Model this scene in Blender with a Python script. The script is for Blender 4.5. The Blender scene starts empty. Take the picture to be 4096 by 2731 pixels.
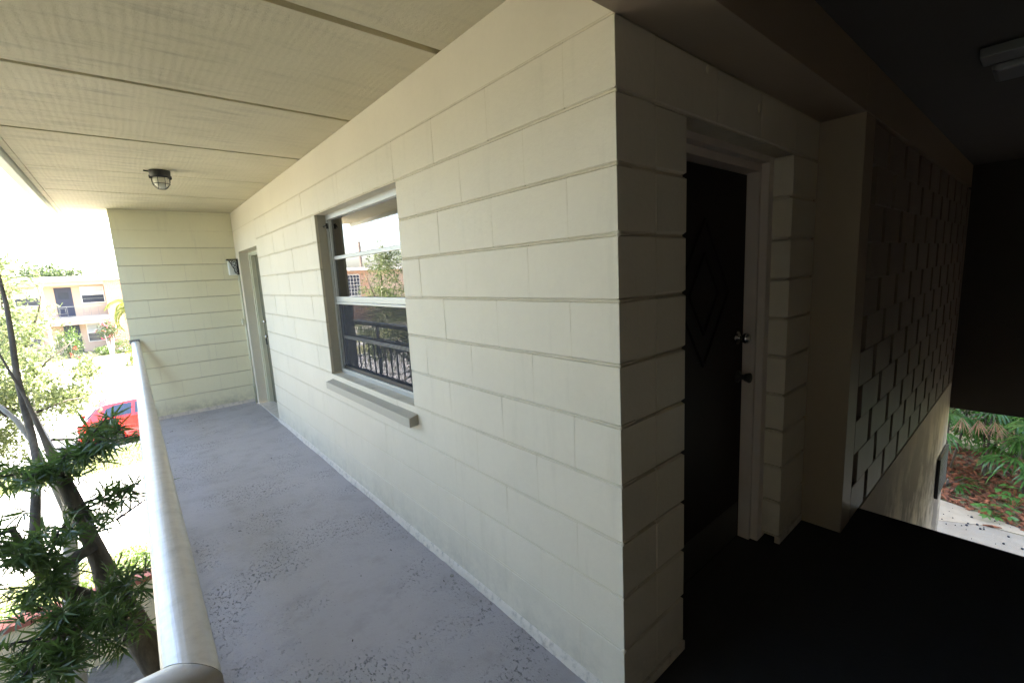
import bpy, math, random
import numpy as np
from mathutils import Matrix, Vector

SC = bpy.context.scene
COL = SC.collection
R = math.radians
rnd = random.Random(7)

# ------------------------------------------------------------------ camera
cam = bpy.data.cameras.new('camera'); cam_o = bpy.data.objects.new('camera', cam); COL.objects.link(cam_o)
cam.sensor_width = 36.0; cam.lens = 15.815; cam.clip_start = 0.02; cam.clip_end = 3000
r_ = Vector((0.760051, -0.647875, -0.050802)); u_ = Vector((0.136066, 0.08221, 0.987283)); f_ = Vector((0.635459, 0.757298, -0.150638))
m = Matrix((r_, u_, -f_)).transposed().to_4x4(); m.translation = Vector((-1.1453, -0.8432, 1.5255))
cam_o.matrix_world = m
SC.camera = cam_o

# ------------------------------------------------------------------ light
SUN_EL = 44.0; SUN_AZ = 18.0            # azimuth measured from +X towards +Y
w = bpy.data.worlds.new("World"); SC.world = w; w.use_nodes = True
nt = w.node_tree; nt.nodes.clear()
sky = nt.nodes.new('ShaderNodeTexSky'); sky.sky_type = 'NISHITA'; sky.sun_disc = False
sky.sun_elevation = R(SUN_EL); sky.sun_rotation = R(90 - SUN_AZ); sky.air_density = 1.0; sky.dust_density = 3.5; sky.ozone_density = 1.0
bg = nt.nodes.new('ShaderNodeBackground'); bg.inputs[1].default_value = 0.13
wo = nt.nodes.new('ShaderNodeOutputWorld'); nt.links.new(sky.outputs[0], bg.inputs[0]); nt.links.new(bg.outputs[0], wo.inputs[0])
sun = bpy.data.lights.new('sun', 'SUN'); sun.energy = 4.6; sun.angle = R(0.53); sun.color = (1.0, 0.93, 0.82)
sun_o = bpy.data.objects.new('sun', sun); COL.objects.link(sun_o)
sd = Vector((math.cos(R(SUN_EL)) * math.cos(R(SUN_AZ)), math.cos(R(SUN_EL)) * math.sin(R(SUN_AZ)), math.sin(R(SUN_EL))))
sun_o.rotation_euler = sd.to_track_quat('Z', 'Y').to_euler(); sun_o.location = (10, 5, 30)
SC.view_settings.view_transform = 'Standard'; SC.view_settings.look = 'None'
SC.view_settings.gamma = 1.0; SC.view_settings.use_curve_mapping = False
SC.view_settings.exposure = 3.88
SC.cycles.max_bounces = 14; SC.cycles.diffuse_bounces = 8; SC.cycles.transparent_max_bounces = 16; SC.cycles.glossy_bounces = 6

# ------------------------------------------------------------------ materials
class NT:
    def __init__(s, name):
        s.m = bpy.data.materials.new(name); s.m.use_nodes = True; s.t = s.m.node_tree; s.t.nodes.clear()
        s.out = s.n('ShaderNodeOutputMaterial'); s.b = s.n('ShaderNodeBsdfPrincipled'); s.l(s.b.outputs[0], s.out.inputs[0])
        s.geo = s.n('ShaderNodeNewGeometry')
    def n(s, t, **k):
        x = s.t.nodes.new(t)
        for a, v in k.items(): setattr(x, a, v)
        return x
    def l(s, a, b): s.t.links.new(a, b)
    def pos(s, scale=(1, 1, 1), off=(0, 0, 0)):
        mp = s.n('ShaderNodeMapping'); mp.inputs['Scale'].default_value = scale; mp.inputs['Location'].default_value = off
        s.l(s.geo.outputs['Position'], mp.inputs[0]); return mp.outputs[0]
    def noise(s, sc, detail=4, rough=.55, scale=(1, 1, 1), off=(0, 0, 0)):
        x = s.n('ShaderNodeTexNoise'); x.inputs['Scale'].default_value = sc; x.inputs['Detail'].default_value = detail; x.inputs['Roughness'].default_value = rough
        s.l(s.pos(scale, off), x.inputs[0]); return x.outputs[0]
    def ramp(s, v, pts):
        x = s.n('ShaderNodeValToRGB'); e = x.color_ramp.elements
        while len(e) < len(pts): e.new(.5)
        for i, (p, c) in enumerate(pts):
            e[i].position = p; e[i].color = (c, c, c, 1) if not isinstance(c, tuple) else (*c, 1)
        s.l(v, x.inputs[0]); return x.outputs[0]
    def mix(s, f, a, b, mode='MIX'):
        x = s.n('ShaderNodeMix', data_type='RGBA', blend_type=mode)
        for k, v in ((0, f), (6, a), (7, b)):
            if isinstance(v, (int, float)): x.inputs[k].default_value = v
            elif isinstance(v, tuple): x.inputs[k].default_value = (*v, 1)
            else: s.l(v, x.inputs[k])
        return x.outputs[2]
    def math(s, op, a, b=0.0, c=None):
        x = s.n('ShaderNodeMath', operation=op)
        for k, v in enumerate((a, b) if c is None else (a, b, c)):
            if isinstance(v, (int, float)): x.inputs[k].default_value = v
            else: s.l(v, x.inputs[k])
        return x.outputs[0]
    def col(s, v):
        if isinstance(v, tuple): s.b.inputs['Base Color'].default_value = (*v, 1)
        else: s.l(v, s.b.inputs['Base Color'])
    def rough(s, v):
        if isinstance(v, (int, float)): s.b.inputs['Roughness'].default_value = v
        else: s.l(v, s.b.inputs['Roughness'])
    def bump(s, h, dist=.002, strength=1.0):
        x = s.n('ShaderNodeBump'); x.inputs['Distance'].default_value = dist; x.inputs['Strength'].default_value = strength
        s.l(h, x.inputs['Height']); s.l(x.outputs[0], s.b.inputs['Normal'])

def simple(name, c, rough=.6, metal=0.0, var=.12, sc=6.0, bump=0.0, bsc=60, spec=.5):
    k = NT(name)
    n = k.noise(sc, 5)
    k.col(k.mix(n, tuple(x * (1 - var) for x in c), tuple(min(1, x * (1 + var)) for x in c)))
    k.rough(rough); k.b.inputs['Metallic'].default_value = metal; k.b.inputs['Specular IOR Level'].default_value = spec
    if bump: k.bump(k.noise(bsc, 4), bump)
    return k.m

def painted_block(name, base, dirt=(.33, .28, .17), bump=.0019, dirty=.62, rust=False, grime=True):
    k = NT(name)
    big = k.noise(1.1, 3); fine = k.noise(330, 3, .6); mid = k.noise(55, 4, .6); pit = k.noise(22, 6, .7)
    c = k.mix(k.ramp(big, [(.3, 0), (.7, 1)]), tuple(x * .955 for x in base), tuple(min(1, x * 1.03) for x in base))
    # small dirt specks and rubbed patches
    sp = k.ramp(k.noise(70, 5, .75), [(.66, 0), (.75, 1)])
    patch = k.ramp(k.noise(2.3, 3, .5, off=(3, 1, 5)), [(.45, 0), (.75, 1)])
    c = k.mix(k.math('MULTIPLY', k.math('MULTIPLY', sp, patch), .55 * dirty), c, dirt)
    c = k.mix(k.math('MULTIPLY', k.ramp(k.noise(34, 5, .7, off=(6, 2, 8)), [(.4, 0), (.7, 1)]), .13), c, tuple(x * .8 for x in base))
    sm = k.ramp(k.noise(5, 6, .65, off=(9, 2, 1)), [(.5, 0), (.85, 1)])
    c = k.mix(k.math('MULTIPLY', sm, .22 * dirty), c, tuple(x * .62 for x in base))
    if grime:       # grime collected where the joints are (courses are 203 mm high)
        sep = k.n('ShaderNodeSeparateXYZ'); k.l(k.geo.outputs['Position'], sep.inputs[0])
        zz = k.math('DIVIDE', k.math('ADD', sep.outputs[2], .1016), .2032)
        fr = k.math('ABSOLUTE', k.math('SUBTRACT', k.math('FRACT', zz), .5))
        line = k.ramp(fr, [(.0, 1), (.02, 1), (.045, 0)])
        up = k.ramp(sep.outputs[2], [(0.25, .12), (1.0, .8)])
        g = k.math('MULTIPLY', k.math('MULTIPLY', line, up), k.ramp(k.noise(9, 5, .7, off=(4, 4, 4)), [(.38, 0), (.62, 1)]))
        c = k.mix(k.math('MULTIPLY', g, .45 * dirty), c, dirt)
    if rust:        # rust run below the rail bracket of the end wall
        sep = k.n('ShaderNodeSeparateXYZ'); k.l(k.geo.outputs['Position'], sep.inputs[0])
        t = k.math('SUBTRACT', .96, sep.outputs[2])                      # drop below the bracket
        cx = k.math('ADD', -1.10, k.math('MULTIPLY', t, .42))
        dx = k.math('ABSOLUTE', k.math('SUBTRACT', sep.outputs[0], cx))
        wd = k.math('ADD', .025, k.math('MULTIPLY', t, .16))
        q = k.math('SUBTRACT', 1.0, k.math('DIVIDE', dx, wd)); q = k.math('MAXIMUM', q, 0)
        fade = k.ramp(t, [(.0, 0), (.02, 1), (.25, .6), (.75, 0)])
        st = k.math('MULTIPLY', k.math('MULTIPLY', q, fade), k.ramp(k.noise(6, 4, .6), [(.2, .5), (.8, 1)]))
        c = k.mix(k.math('MULTIPLY', st, .85), c, (.42, .27, .12))
        # dark scuffing near the floor
        low = k.ramp(sep.outputs[2], [(0.0, 1), (.14, 0)])
        c = k.mix(k.math('MULTIPLY', k.math('MULTIPLY', low, k.ramp(k.noise(12, 5, .7), [(.4, 0), (.7, 1)])), .5), c, (.2, .18, .14))
    if name.startswith('painted_block'):
        sp2 = k.n('ShaderNodeSeparateXYZ'); k.l(k.geo.outputs['Position'], sp2.inputs[0])
        lw_ = k.ramp(sp2.outputs[2], [(0.0, 1), (.22, 0)])
        c = k.mix(k.math('MULTIPLY', k.math('MULTIPLY', lw_, k.ramp(k.noise(7, 6, .75, off=(1, 7, 3)), [(.42, 0), (.7, 1)])), .55), c, (.34, .31, .27))
        dr = k.ramp(k.noise(3.0, 5, .7, scale=(4, 4, .5), off=(8, 3, 2)), [(.56, 0), (.72, 1)])
        c = k.mix(k.math('MULTIPLY', dr, .16), c, (.40, .36, .28))
    if name == 'base_strip': c = k.mix(k.math('MULTIPLY', k.ramp(k.noise(26, 6, .75, off=(2, 2, 2)), [(.5, 0), (.66, 1)]), .7), c, (.30, .27, .24))
    k.col(c); k.rough(.52); k.b.inputs['Specular IOR Level'].default_value = .35
    h = k.math('ADD', k.math('MULTIPLY', fine, .25), k.math('ADD', k.math('MULTIPLY', mid, .6), k.math('MULTIPLY', pit, .9)))
    k.bump(h, bump)
    return k.m

WALLC = (.665, .60, .49)
M = {}
M['block'] = painted_block('painted_block', WALLC)
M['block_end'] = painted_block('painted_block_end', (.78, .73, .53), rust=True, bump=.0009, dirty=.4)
M['block_hall'] = painted_block('painted_block_hall', (.22, .17, .135), bump=.0012)  # wall block darkened: the hall's shade is put into the colour
M['plaster'] = painted_block('painted_plaster', WALLC, grime=False, bump=.0009)
M['plaster_hall'] = painted_block('painted_plaster_hall', (.31, .24, .175), grime=False, bump=.0009)  # darker plaster copy, shade of the deep hall in its colour
M['mortar'] = painted_block('painted_mortar', (.62, .55, .43), dirty=.7, bump=.0016)

def ceiling_mat():
    k = NT('ceiling_paint')
    base = k.mix(k.ramp(k.noise(1.4, 4), [(.3, 0), (.7, 1)]), (.52, .465, .315), (.60, .54, .385))
    # long stains running along the planks (across the walkway)
    st = k.ramp(k.noise(3.2, 6, .7, scale=(.8, 4.5, 1)), [(.5, 0), (.78, 1)])
    sep = k.n('ShaderNodeSeparateXYZ'); k.l(k.geo.outputs['Position'], sep.inputs[0])
    edge = k.ramp(k.math('MULTIPLY', sep.outputs[0], -1), [(.3, .35), (1.55, 1)])
    c = k.mix(k.math('MULTIPLY', k.math('MULTIPLY', st, edge), .85), base, (.27, .24, .18))
    sp = k.ramp(k.noise(26, 5, .8, scale=(.6, 2.6, 1)), [(.66, 0), (.73, 1)])
    band = k.ramp(k.noise(2.4, 3, .5, scale=(.35, 3.0, 1), off=(2, 0, 0)), [(.5, 0), (.62, 1)])
    c = k.mix(k.math('MULTIPLY', k.math('MULTIPLY', sp, band), .8), c, (.13, .11, .07))
    k.col(c); k.rough(.75)
    wv = k.n('ShaderNodeTexWave', wave_type='BANDS', bands_direction='X'); wv.inputs['Scale'].default_value = 9.5; wv.inputs['Distortion'].default_value = 5.5
    wv.inputs['Detail'].default_value = 3; wv.inputs['Detail Scale'].default_value = 1.2; k.l(k.pos((1, .22, 1)), wv.inputs[0])
    h = k.math('ADD', k.math('MULTIPLY', wv.outputs[1], k.math('MULTIPLY', edge, k.math('MULTIPLY', k.noise(2.5, 3), .55))), k.math('MULTIPLY', k.noise(60, 5, .7), .9))
    k.bump(h, .0022)
    return k.m
M['ceiling'] = ceiling_mat()

def floor_mat():
    k = NT('painted_floor')
    n1 = k.noise(1.3, 5, .6); n2 = k.noise(7, 5, .65, off=(5, 5, 0))
    c = k.mix(k.ramp(n1, [(.3, 0), (.7, 1)]), (.355, .332, .342), (.405, .38, .388))
    c = k.mix(k.math('MULTIPLY', k.ramp(n2, [(.5, 0), (.72, 1)]), .32), c, (.22, .20, .18))
    # flaking pits: strings of small dark chips in patches
    pz = k.ramp(k.noise(1.7, 3, .5, scale=(1, 1.6, 1), off=(1.3, 2, 0)), [(.45, 0), (.58, 1)])
    pit = k.ramp(k.noise(52, 5, .72, scale=(1.4, .8, 1)), [(.56, 0), (.62, 1)])
    pm = k.math('MULTIPLY', pz, pit); dots = k.ramp(k.noise(95, 2, .5, off=(3, 9, 0)), [(.70, 0), (.74, 1)]); pm = k.math('MAXIMUM', pm, k.math('MULTIPLY', dots, .7))
    c = k.mix(k.math('MULTIPLY', pm, .75), c, (.085, .08, .085))
    wear = k.ramp(k.noise(30, 4, .7, off=(7, 7, 0)), [(.68, 0), (.74, 1)])
    c = k.mix(k.math('MULTIPLY', wear, .25), c, (.5, .5, .52))
    k.col(c); k.rough(k.math('ADD', .30, k.math('MULTIPLY', n2, .25))); k.b.inputs['Specular IOR Level'].default_value = .4
    h = k.math('SUBTRACT', k.math('ADD', k.math('MULTIPLY', k.noise(140, 4, .7), .55), k.math('MULTIPLY', k.noise(28, 4, .6), .8)), k.math('MULTIPLY', pm, .9))
    k.bump(h, .0032)
    return k.m
M['floor'] = floor_mat()
M['base_strip'] = painted_block('base_strip', (.66, .59, .51), grime=False, dirty=1.5, bump=.004)

def alu_mat():
    k = NT('aluminium_rail')
    s = k.noise(8, 5, .7, scale=(14, .25, 14)); bl = k.noise(30, 5, .7)
    k.col(k.mix(k.ramp(bl, [(.45, 0), (.75, 1)]), (.60, .57, .53), (.48, .455, .42)))
    k.b.inputs['Metallic'].default_value = .45
    k.rough(k.math('ADD', .30, k.math('MULTIPLY', s, .16))); k.bump(s, .0006)
    return k.m
M['alu'] = alu_mat()
M['win_alu'] = simple('window_aluminium', (.48, .48, .47), .42, .55, .08, 30)
M['dark_metal'] = simple('black_iron', (.018, .018, .02), .45, .3)
M['lamp_dark'] = simple('dark_bronze', (.05, .047, .045), .45, .5, .2, 30)
M['lamp_glass'] = simple('frosted_lens', (.80, .76, .66), .18, 0, .03)
M['white_plastic'] = simple('white_enamel', (.80, .81, .80), .3, 0, .03)
M['sill'] = painted_block('painted_sill', (.44, .40, .33), grime=False, dirty=1.0)
M['door_dark'] = simple('dark_brown_door', (.022, .016, .015), .62, 0, .2, 3, spec=.2)
M['kick'] = simple('kick_plate', (.075, .068, .058), .5, 0.1, .15, 5)
M['door_far'] = simple('olive_door', (.15, .14, .095), .5, 0, .1, 3)
M['frame_paint'] = painted_block('door_frame_paint', (.62, .60, .46), grime=False, dirty=.7, bump=.0007)
M['frame_hall'] = painted_block('door_frame_hall_paint', (.66, .58, .52), grime=False, dirty=1.2, bump=.0007)
M['chrome'] = simple('brushed_steel', (.62, .60, .56), .22, 1.0, .05)
M['hall_floor'] = simple('shaded_hall_floor', (.03, .03, .035), .7, 0, .2, 8, .002, 60)  # near black because the hall's shade is in the base colour
M['hall_ceiling'] = simple('shaded_hall_ceiling', (.08, .07, .065), .85, 0, .1, 8)  # colour carries the shade under the landing ceiling
M['stucco_low'] = None
def stucco_low():
    k = NT('stained_stucco')
    sep = k.n('ShaderNodeSeparateXYZ'); k.l(k.geo.outputs['Position'], sep.inputs[0])
    st = k.noise(2.6, 6, .68, scale=(.9, 1, .6))
    low = k.ramp(sep.outputs[2], [(0, 0), (1, 1)])
    mr = k.n('ShaderNodeMapRange'); mr.inputs[1].default_value = .1; mr.inputs[2].default_value = -.7; k.l(sep.outputs[2], mr.inputs[0])
    mask = k.math('MULTIPLY', k.ramp(st, [(.42, 0), (.56, 1)]), mr.outputs[0])
    k.col(k.mix(k.math('MULTIPLY', mask, .85), (.54, .46, .36), (.14, .11, .09))); k.rough(.8); k.bump(k.noise(120, 4, .7), .002)
    return k.m
M['stucco_low'] = stucco_low()
def glass_mat():
    k = NT('window_glass')
    k.t.nodes.remove(k.b)
    fr = k.n('ShaderNodeFresnel'); fr.inputs[0].default_value = 3.2
    gl = k.n('ShaderNodeBsdfGlossy'); gl.inputs['Roughness'].default_value = .004; gl.inputs[0].default_value = (.97, .97, 1, 1)
    tr = k.n('ShaderNodeBsdfTransparent'); tr.inputs[0].default_value = (.80, .84, .83, 1)
    mx = k.n('ShaderNodeMixShader'); k.l(fr.outputs[0], mx.inputs[0]); k.l(tr.outputs[0], mx.inputs[1]); k.l(gl.outputs[0], mx.inputs[2]); k.l(mx.outputs[0], k.out.inputs[0])
    return k.m
M['glass'] = glass_mat()
def screen_mat():
    k = NT('insect_screen')
    d = k.n('ShaderNodeBsdfDiffuse'); d.inputs[0].default_value = (.085, .085, .095, 1)
    tr = k.n('ShaderNodeBsdfTransparent')
    wv = k.n('ShaderNodeTexWave', wave_type='RINGS', rings_direction='SPHERICAL'); wv.inputs['Scale'].default_value = 9; wv.inputs['Distortion'].default_value = 3
    k.l(k.pos((1, 1, 1), (0, -2.1, -1.55)), wv.inputs[0])
    mx = k.n('ShaderNodeMixShader'); k.l(k.math('ADD', .30, k.math('MULTIPLY', wv.outputs[1], .09)), mx.inputs[0])
    k.l(tr.outputs[0], mx.inputs[1]); k.l(d.outputs[0], mx.inputs[2]); k.l(mx.outputs[0], k.out.inputs[0]); k.t.nodes.remove(k.b)
    return k.m
M['screen'] = screen_mat()
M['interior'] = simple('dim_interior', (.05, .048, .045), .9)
M['curtain'] = simple('grey_curtain', (.16, .16, .16), .9, 0, .1, 10)

def leaf_mat(name, c1, c2, tl, gloss=.45, sc=3.0, trc=None):
    k = NT(name)
    oi = k.noise(sc, 3); f = k.noise(37, 2)
    col = k.mix(k.ramp(k.math('ADD', k.math('MULTIPLY', oi, .5), k.math('MULTIPLY', f, .5)), [(.35, 0), (.65, 1)]), c1, c2)
    k.col(col); k.rough(gloss); k.b.inputs['Specular IOR Level'].default_value = .4
    t = k.n('ShaderNodeBsdfTranslucent'); t.inputs[0].default_value = (*(trc or tuple(min(1, x * 1.6) for x in c2)), 1)
    mx = k.n('ShaderNodeMixShader'); mx.inputs[0].default_value = tl
    k.l(k.b.outputs[0], mx.inputs[1]); k.l(t.outputs[0], mx.inputs[2]); k.l(mx.outputs[0], k.out.inputs[0])
    return k.m
M['podo'] = leaf_mat('dark_lance_leaf', (.026, .048, .018), (.075, .13, .04), .32, .30, trc=(.15, .24, .05))
M['lightleaf'] = leaf_mat('light_green_leaf', (.035, .062, .016), (.08, .12, .03), .45, .45, trc=(.24, .28, .12))
M['oak'] = leaf_mat('oak_leaf', (.035, .055, .02), (.075, .105, .04), .25)
M['hedge'] = leaf_mat('hedge_leaf', (.035, .07, .018), (.08, .13, .035), .25, trc=(.15, .22, .04))
M['palmleaf'] = leaf_mat('yellow_palm_leaf', (.11, .15, .03), (.22, .24, .06), .35, trc=(.35, .38, .08))
M['fanleaf'] = leaf_mat('fan_palm_leaf', (.014, .05, .014), (.10, .22, .05), .3, .22, sc=9, trc=(.2, .4, .08))
M['deadleaf'] = leaf_mat('dead_palm_leaf', (.17, .10, .06), (.36, .22, .14), .12)
M['seedling'] = leaf_mat('seedling_leaf', (.05, .14, .025), (.10, .24, .05), .25, .35, trc=(.2, .4, .08))
M['pink'] = simple('pink_petal', (.75, .10, .16), .6, 0, .3, 20)
M['redflower'] = simple('red_petal', (.7, .03, .03), .6, 0, .3, 20)
def bark(name, a, b):
    k = NT(name); n = k.noise(9, 6, .7, scale=(1, 1, .35)); k.col(k.mix(k.ramp(n, [(.35, 0), (.65, 1)]), a, b)); k.rough(.85)
    k.bump(k.noise(40, 5, .7, scale=(1, 1, .25)), .006); return k.m
M['bark'] = bark('grey_bark', (.05, .04, .03), (.17, .14, .105))
M['bark_dark'] = bark('dark_bark', (.035, .03, .028), (.09, .075, .065))
M['bark_light'] = bark('pale_bark', (.25, .23, .20), (.5, .47, .42))

def ground_mat(name, a, b, sc, bump=.01, bsc=40, r=.9, c=None):
    k = NT(name); n = k.noise(sc, 6, .7); col = k.mix(k.ramp(n, [(.35, 0), (.65, 1)]), a, b)
    if c: col = k.mix(k.math('MULTIPLY', k.ramp(k.noise(sc * 6, 5, .7, off=(5, 5, 5)), [(.5, 0), (.7, 1)]), .5), col, c)
    k.col(col); k.rough(r); k.bump(k.noise(bsc, 5, .7), bump); return k.m
M['lawn'] = ground_mat('lawn_grass', (.19, .185, .08), (.27, .26, .12), 1.5, .02, 60, .95, (.20, .19, .09))
M['drive'] = ground_mat('pale_concrete', (.42, .40, .38), (.52, .50, .47), .8, .003, 80, .9)
M['asphalt'] = ground_mat('bleached_asphalt', (.26, .25, .24), (.34, .33, .32), .6, .004, 100, .9)
M['grey_conc'] = ground_mat('weathered_concrete', (.09, .085, .08), (.20, .19, .175), 1.8, .004, 60, .9, (.05, .045, .04))
M['path'] = ground_mat('garden_path_concrete', (.30, .25, .185), (.37, .315, .24), 2.2, .003, 90, .9, (.30, .28, .24))
M['path2'] = ground_mat('garden_edge_concrete', (.42, .33, .225), (.50, .405, .29), 2.2, .004, 70, .9, (.34, .30, .22))
def chip_mat():
    k = NT('mulch_chip'); oi = k.n('ShaderNodeTexVoronoi'); oi.inputs['Scale'].default_value = 14; k.l(k.pos(), oi.inputs[0])
    k.col(k.mix(k.ramp(oi.outputs[1], [(0, 0), (1, 1)]), (.035, .014, .010), (.40, .13, .05))); k.rough(.8); return k.m
M['chip'] = chip_mat()
M['mulch'] = ground_mat('mulch_soil', (.035, .016, .011), (.09, .035, .02), 12, .02, 50)
M['seed'] = simple('dark_seed', (.02, .02, .028), .5)
M['litter'] = simple('dry_leaf_litter', (.06, .045, .035), .8, 0, .4, 50)
M['peach'] = simple('peach_stucco', (.50, .36, .27), .85, 0, .05, 1, .002, 60)
M['cream_wall'] = simple('cream_stucco', (.60, .50, .33), .85, 0, .06, 2, .003, 60)
M['white_trim'] = simple('white_trim', (.72, .66, .60), .6, 0, .04)
M['navy'] = simple('navy_door', (.025, .028, .055), .5, 0, .05)
M['far_glass'] = simple('far_window_glass', (.05, .055, .075), .12, 0, .3, 2)
M['far_blind'] = simple('far_window_blind', (.45, .46, .48), .5, 0, .2, 3)
M['iron_grey'] = simple('painted_iron', (.25, .24, .22), .6)
def brick_mat():
    k = NT('orange_brick')
    br = k.n('ShaderNodeTexBrick'); br.inputs['Scale'].default_value = 1.0
    for i, v in (('Brick Width', .21), ('Row Height', .075), ('Mortar Size', .008)): br.inputs[i].default_value = v
    br.inputs['Color1'].default_value = (.42, .19, .11, 1); br.inputs['Color2'].default_value = (.50, .26, .16, 1); br.inputs['Mortar'].default_value = (.55, .47, .4, 1)
    cx = k.n('ShaderNodeCombineXYZ'); sep = k.n('ShaderNodeSeparateXYZ'); k.l(k.geo.outputs['Position'], sep.inputs[0]); k.l(k.math('ADD', sep.outputs[0], sep.outputs[1]), cx.inputs[0]); k.l(sep.outputs[2], cx.inputs[1])
    k.l(cx.outputs[0], br.inputs[0]); k.col(br.outputs[0]); k.rough(.85); return k.m
M['brick'] = brick_mat()
M['cap_brick'] = simple('red_brick_cap', (.30, .10, .065), .85, 0, .3, 20)
M['car_red'] = simple('red_car_paint', (.62, .022, .02), .22, 0, .02)
M['car_red'].node_tree.nodes['Principled BSDF'].inputs['Coat Weight'].default_value = .8
M['car_glass'] = simple('car_glass', (.02, .03, .05), .04, 0, .05)
M['tyre'] = simple('tyre_rubber', (.022, .022, .024), .8)
M['rim'] = simple('alloy_rim', (.30, .30, .31), .35, .8)
M['tail'] = simple('tail_lamp', (.5, .01, .01), .15)
M['gutter'] = simple('white_gutter', (.66, .68, .62), .5, 0, .12, 5)
M['plaque'] = simple('dark_plaque', (.03, .03, .035), .4)
M['plaque_light'] = simple('plaque_grey', (.14, .14, .15), .4)
M['fixture'] = simple('light_fixture_shaded', (.15, .15, .165), .4)  # white housing greyed, hall shade put into its colour
M['letters'] = simple('black_letters', (.03, .03, .03), .5)
M['pole'] = simple('weathered_pole', (.14, .11, .09), .9)

# ------------------------------------------------------------------ mesh helpers
class MB:
    def __init__(s): s.v = []; s.f = []
    def add(s, vs, fs):
        o = len(s.v); s.v += [tuple(p) for p in vs]; s.f += [tuple(i + o for i in q) for q in fs]; return s
    def box(s, x0, x1, y0, y1, z0, z1):
        vs = [(x, y, z) for x in (x0, x1) for y in (y0, y1) for z in (z0, z1)]
        return s.add(vs, [(0, 1, 3, 2), (4, 6, 7, 5), (0, 4, 5, 1), (2, 3, 7, 6), (0, 2, 6, 4), (1, 5, 7, 3)])
    def prism(s, pts, axis, a, b):      # extrude a 2-D outline along an axis
        n = len(pts)
        def P(p, t): return (t, p[0], p[1]) if axis == 0 else ((p[0], t, p[1]) if axis == 1 else (p[0], p[1], t))
        vs = [P(p, a) for p in pts] + [P(p, b) for p in pts]
        return s.add(vs, [tuple(range(n))[::-1], tuple(range(n, 2 * n))] + [(i, (i + 1) % n, n + (i + 1) % n, n + i) for i in range(n)])
    def tube(s, pts, rad, n=8, cap=True):
        pts = [Vector(p) for p in pts]; rad = rad if isinstance(rad, (list, tuple)) else [rad] * len(pts)
        o = len(s.v); prev = None
        for i, p in enumerate(pts):
            d = (pts[min(i + 1, len(pts) - 1)] - pts[max(i - 1, 0)]).normalized()
            if prev is None:
                a = d.orthogonal().normalized()
            else:
                a = (prev - d * prev.dot(d)).normalized()
            prev = a; b = d.cross(a)
            for k in range(n):
                t = 2 * math.pi * k / n; q = p + (a * math.cos(t) + b * math.sin(t)) * rad[i]; s.v.append(tuple(q))
        for i in range(len(pts) - 1):
            for k in range(n):
                s.f.append((o + i * n + k, o + i * n + (k + 1) % n, o + (i + 1) * n + (k + 1) % n, o + (i + 1) * n + k))
        if cap:
            s.f.append(tuple(o + k for k in range(n))[::-1]); s.f.append(tuple(o + (len(pts) - 1) * n + k for k in range(n)))
        return s
    def lathe(s, c, prof, axis='Z', n=20):      # prof: (radius, height)
        o = len(s.v)
        for r, h in prof:
            for k in range(n):
                t = 2 * math.pi * k / n; a, b = r * math.cos(t), r * math.sin(t)
                s.v.append({'Z': (c[0] + a, c[1] + b, c[2] + h), 'Y': (c[0] + a, c[1] + h, c[2] + b), 'X': (c[0] + h, c[1] + a, c[2] + b)}[axis])
        for i in range(len(prof) - 1):
            for k in range(n): s.f.append((o + i * n + k, o + i * n + (k + 1) % n, o + (i + 1) * n + (k + 1) % n, o + (i + 1) * n + k))
        s.f.append(tuple(o + k for k in range(n))); s.f.append(tuple(o + (len(prof) - 1) * n + k for k in range(n))[::-1])
        return s
    def mesh(s, name, mat=None, smooth=False, bevel=0):
        me = bpy.data.meshes.new(name); me.from_pydata(s.v, [], s.f)
        import bmesh
        bm = bmesh.new(); bm.from_mesh(me); bmesh.ops.recalc_face_normals(bm, faces=bm.faces)
        if bevel: bmesh.ops.bevel(bm, geom=list(bm.edges), offset=bevel, segments=2, affect='EDGES', profile=.6)
        bm.to_mesh(me); bm.free()
        if mat: me.materials.append(M[mat])
        if smooth:
            for p in me.polygons: p.use_smooth = True
        me.update(); return me

def link(name, me, parent=None, loc=None, rz=0):
    o = bpy.data.objects.new(name, me); COL.objects.link(o)
    if parent: o.parent = parent
    if loc: o.location = loc
    if rz: o.rotation_euler = (0, 0, rz)
    return o
def part(name, mb, mat, parent=None, smooth=False, bevel=0, loc=None):
    return link(name, mb.mesh(name, mat, smooth, bevel), parent, loc)
def tag(o, label=None, cat=None, group=None, kind=None):
    if label: o['label'] = label
    if cat: o['category'] = cat
    if group: o['group'] = group
    if kind: o['kind'] = kind
    return o
def thing(name, label, cat, loc=(0, 0, 0), group=None, kind=None):
    o = bpy.data.objects.new(name, None); COL.objects.link(o); o.location = loc; o.empty_display_size = .1
    return tag(o, label, cat, group, kind)
def struct(name, mb, mat, label=None, parent=None, **k):
    o = part(name, mb, mat, parent, **k)
    if not parent: tag(o, label, None, None, 'structure')
    return o
def box(*a): return MB().box(*a)
def smooth_angle(o, a=40):
    for p in o.data.polygons: p.use_smooth = True
    try: o.data.set_sharp_from_angle(angle=R(a))
    except Exception: pass

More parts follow.
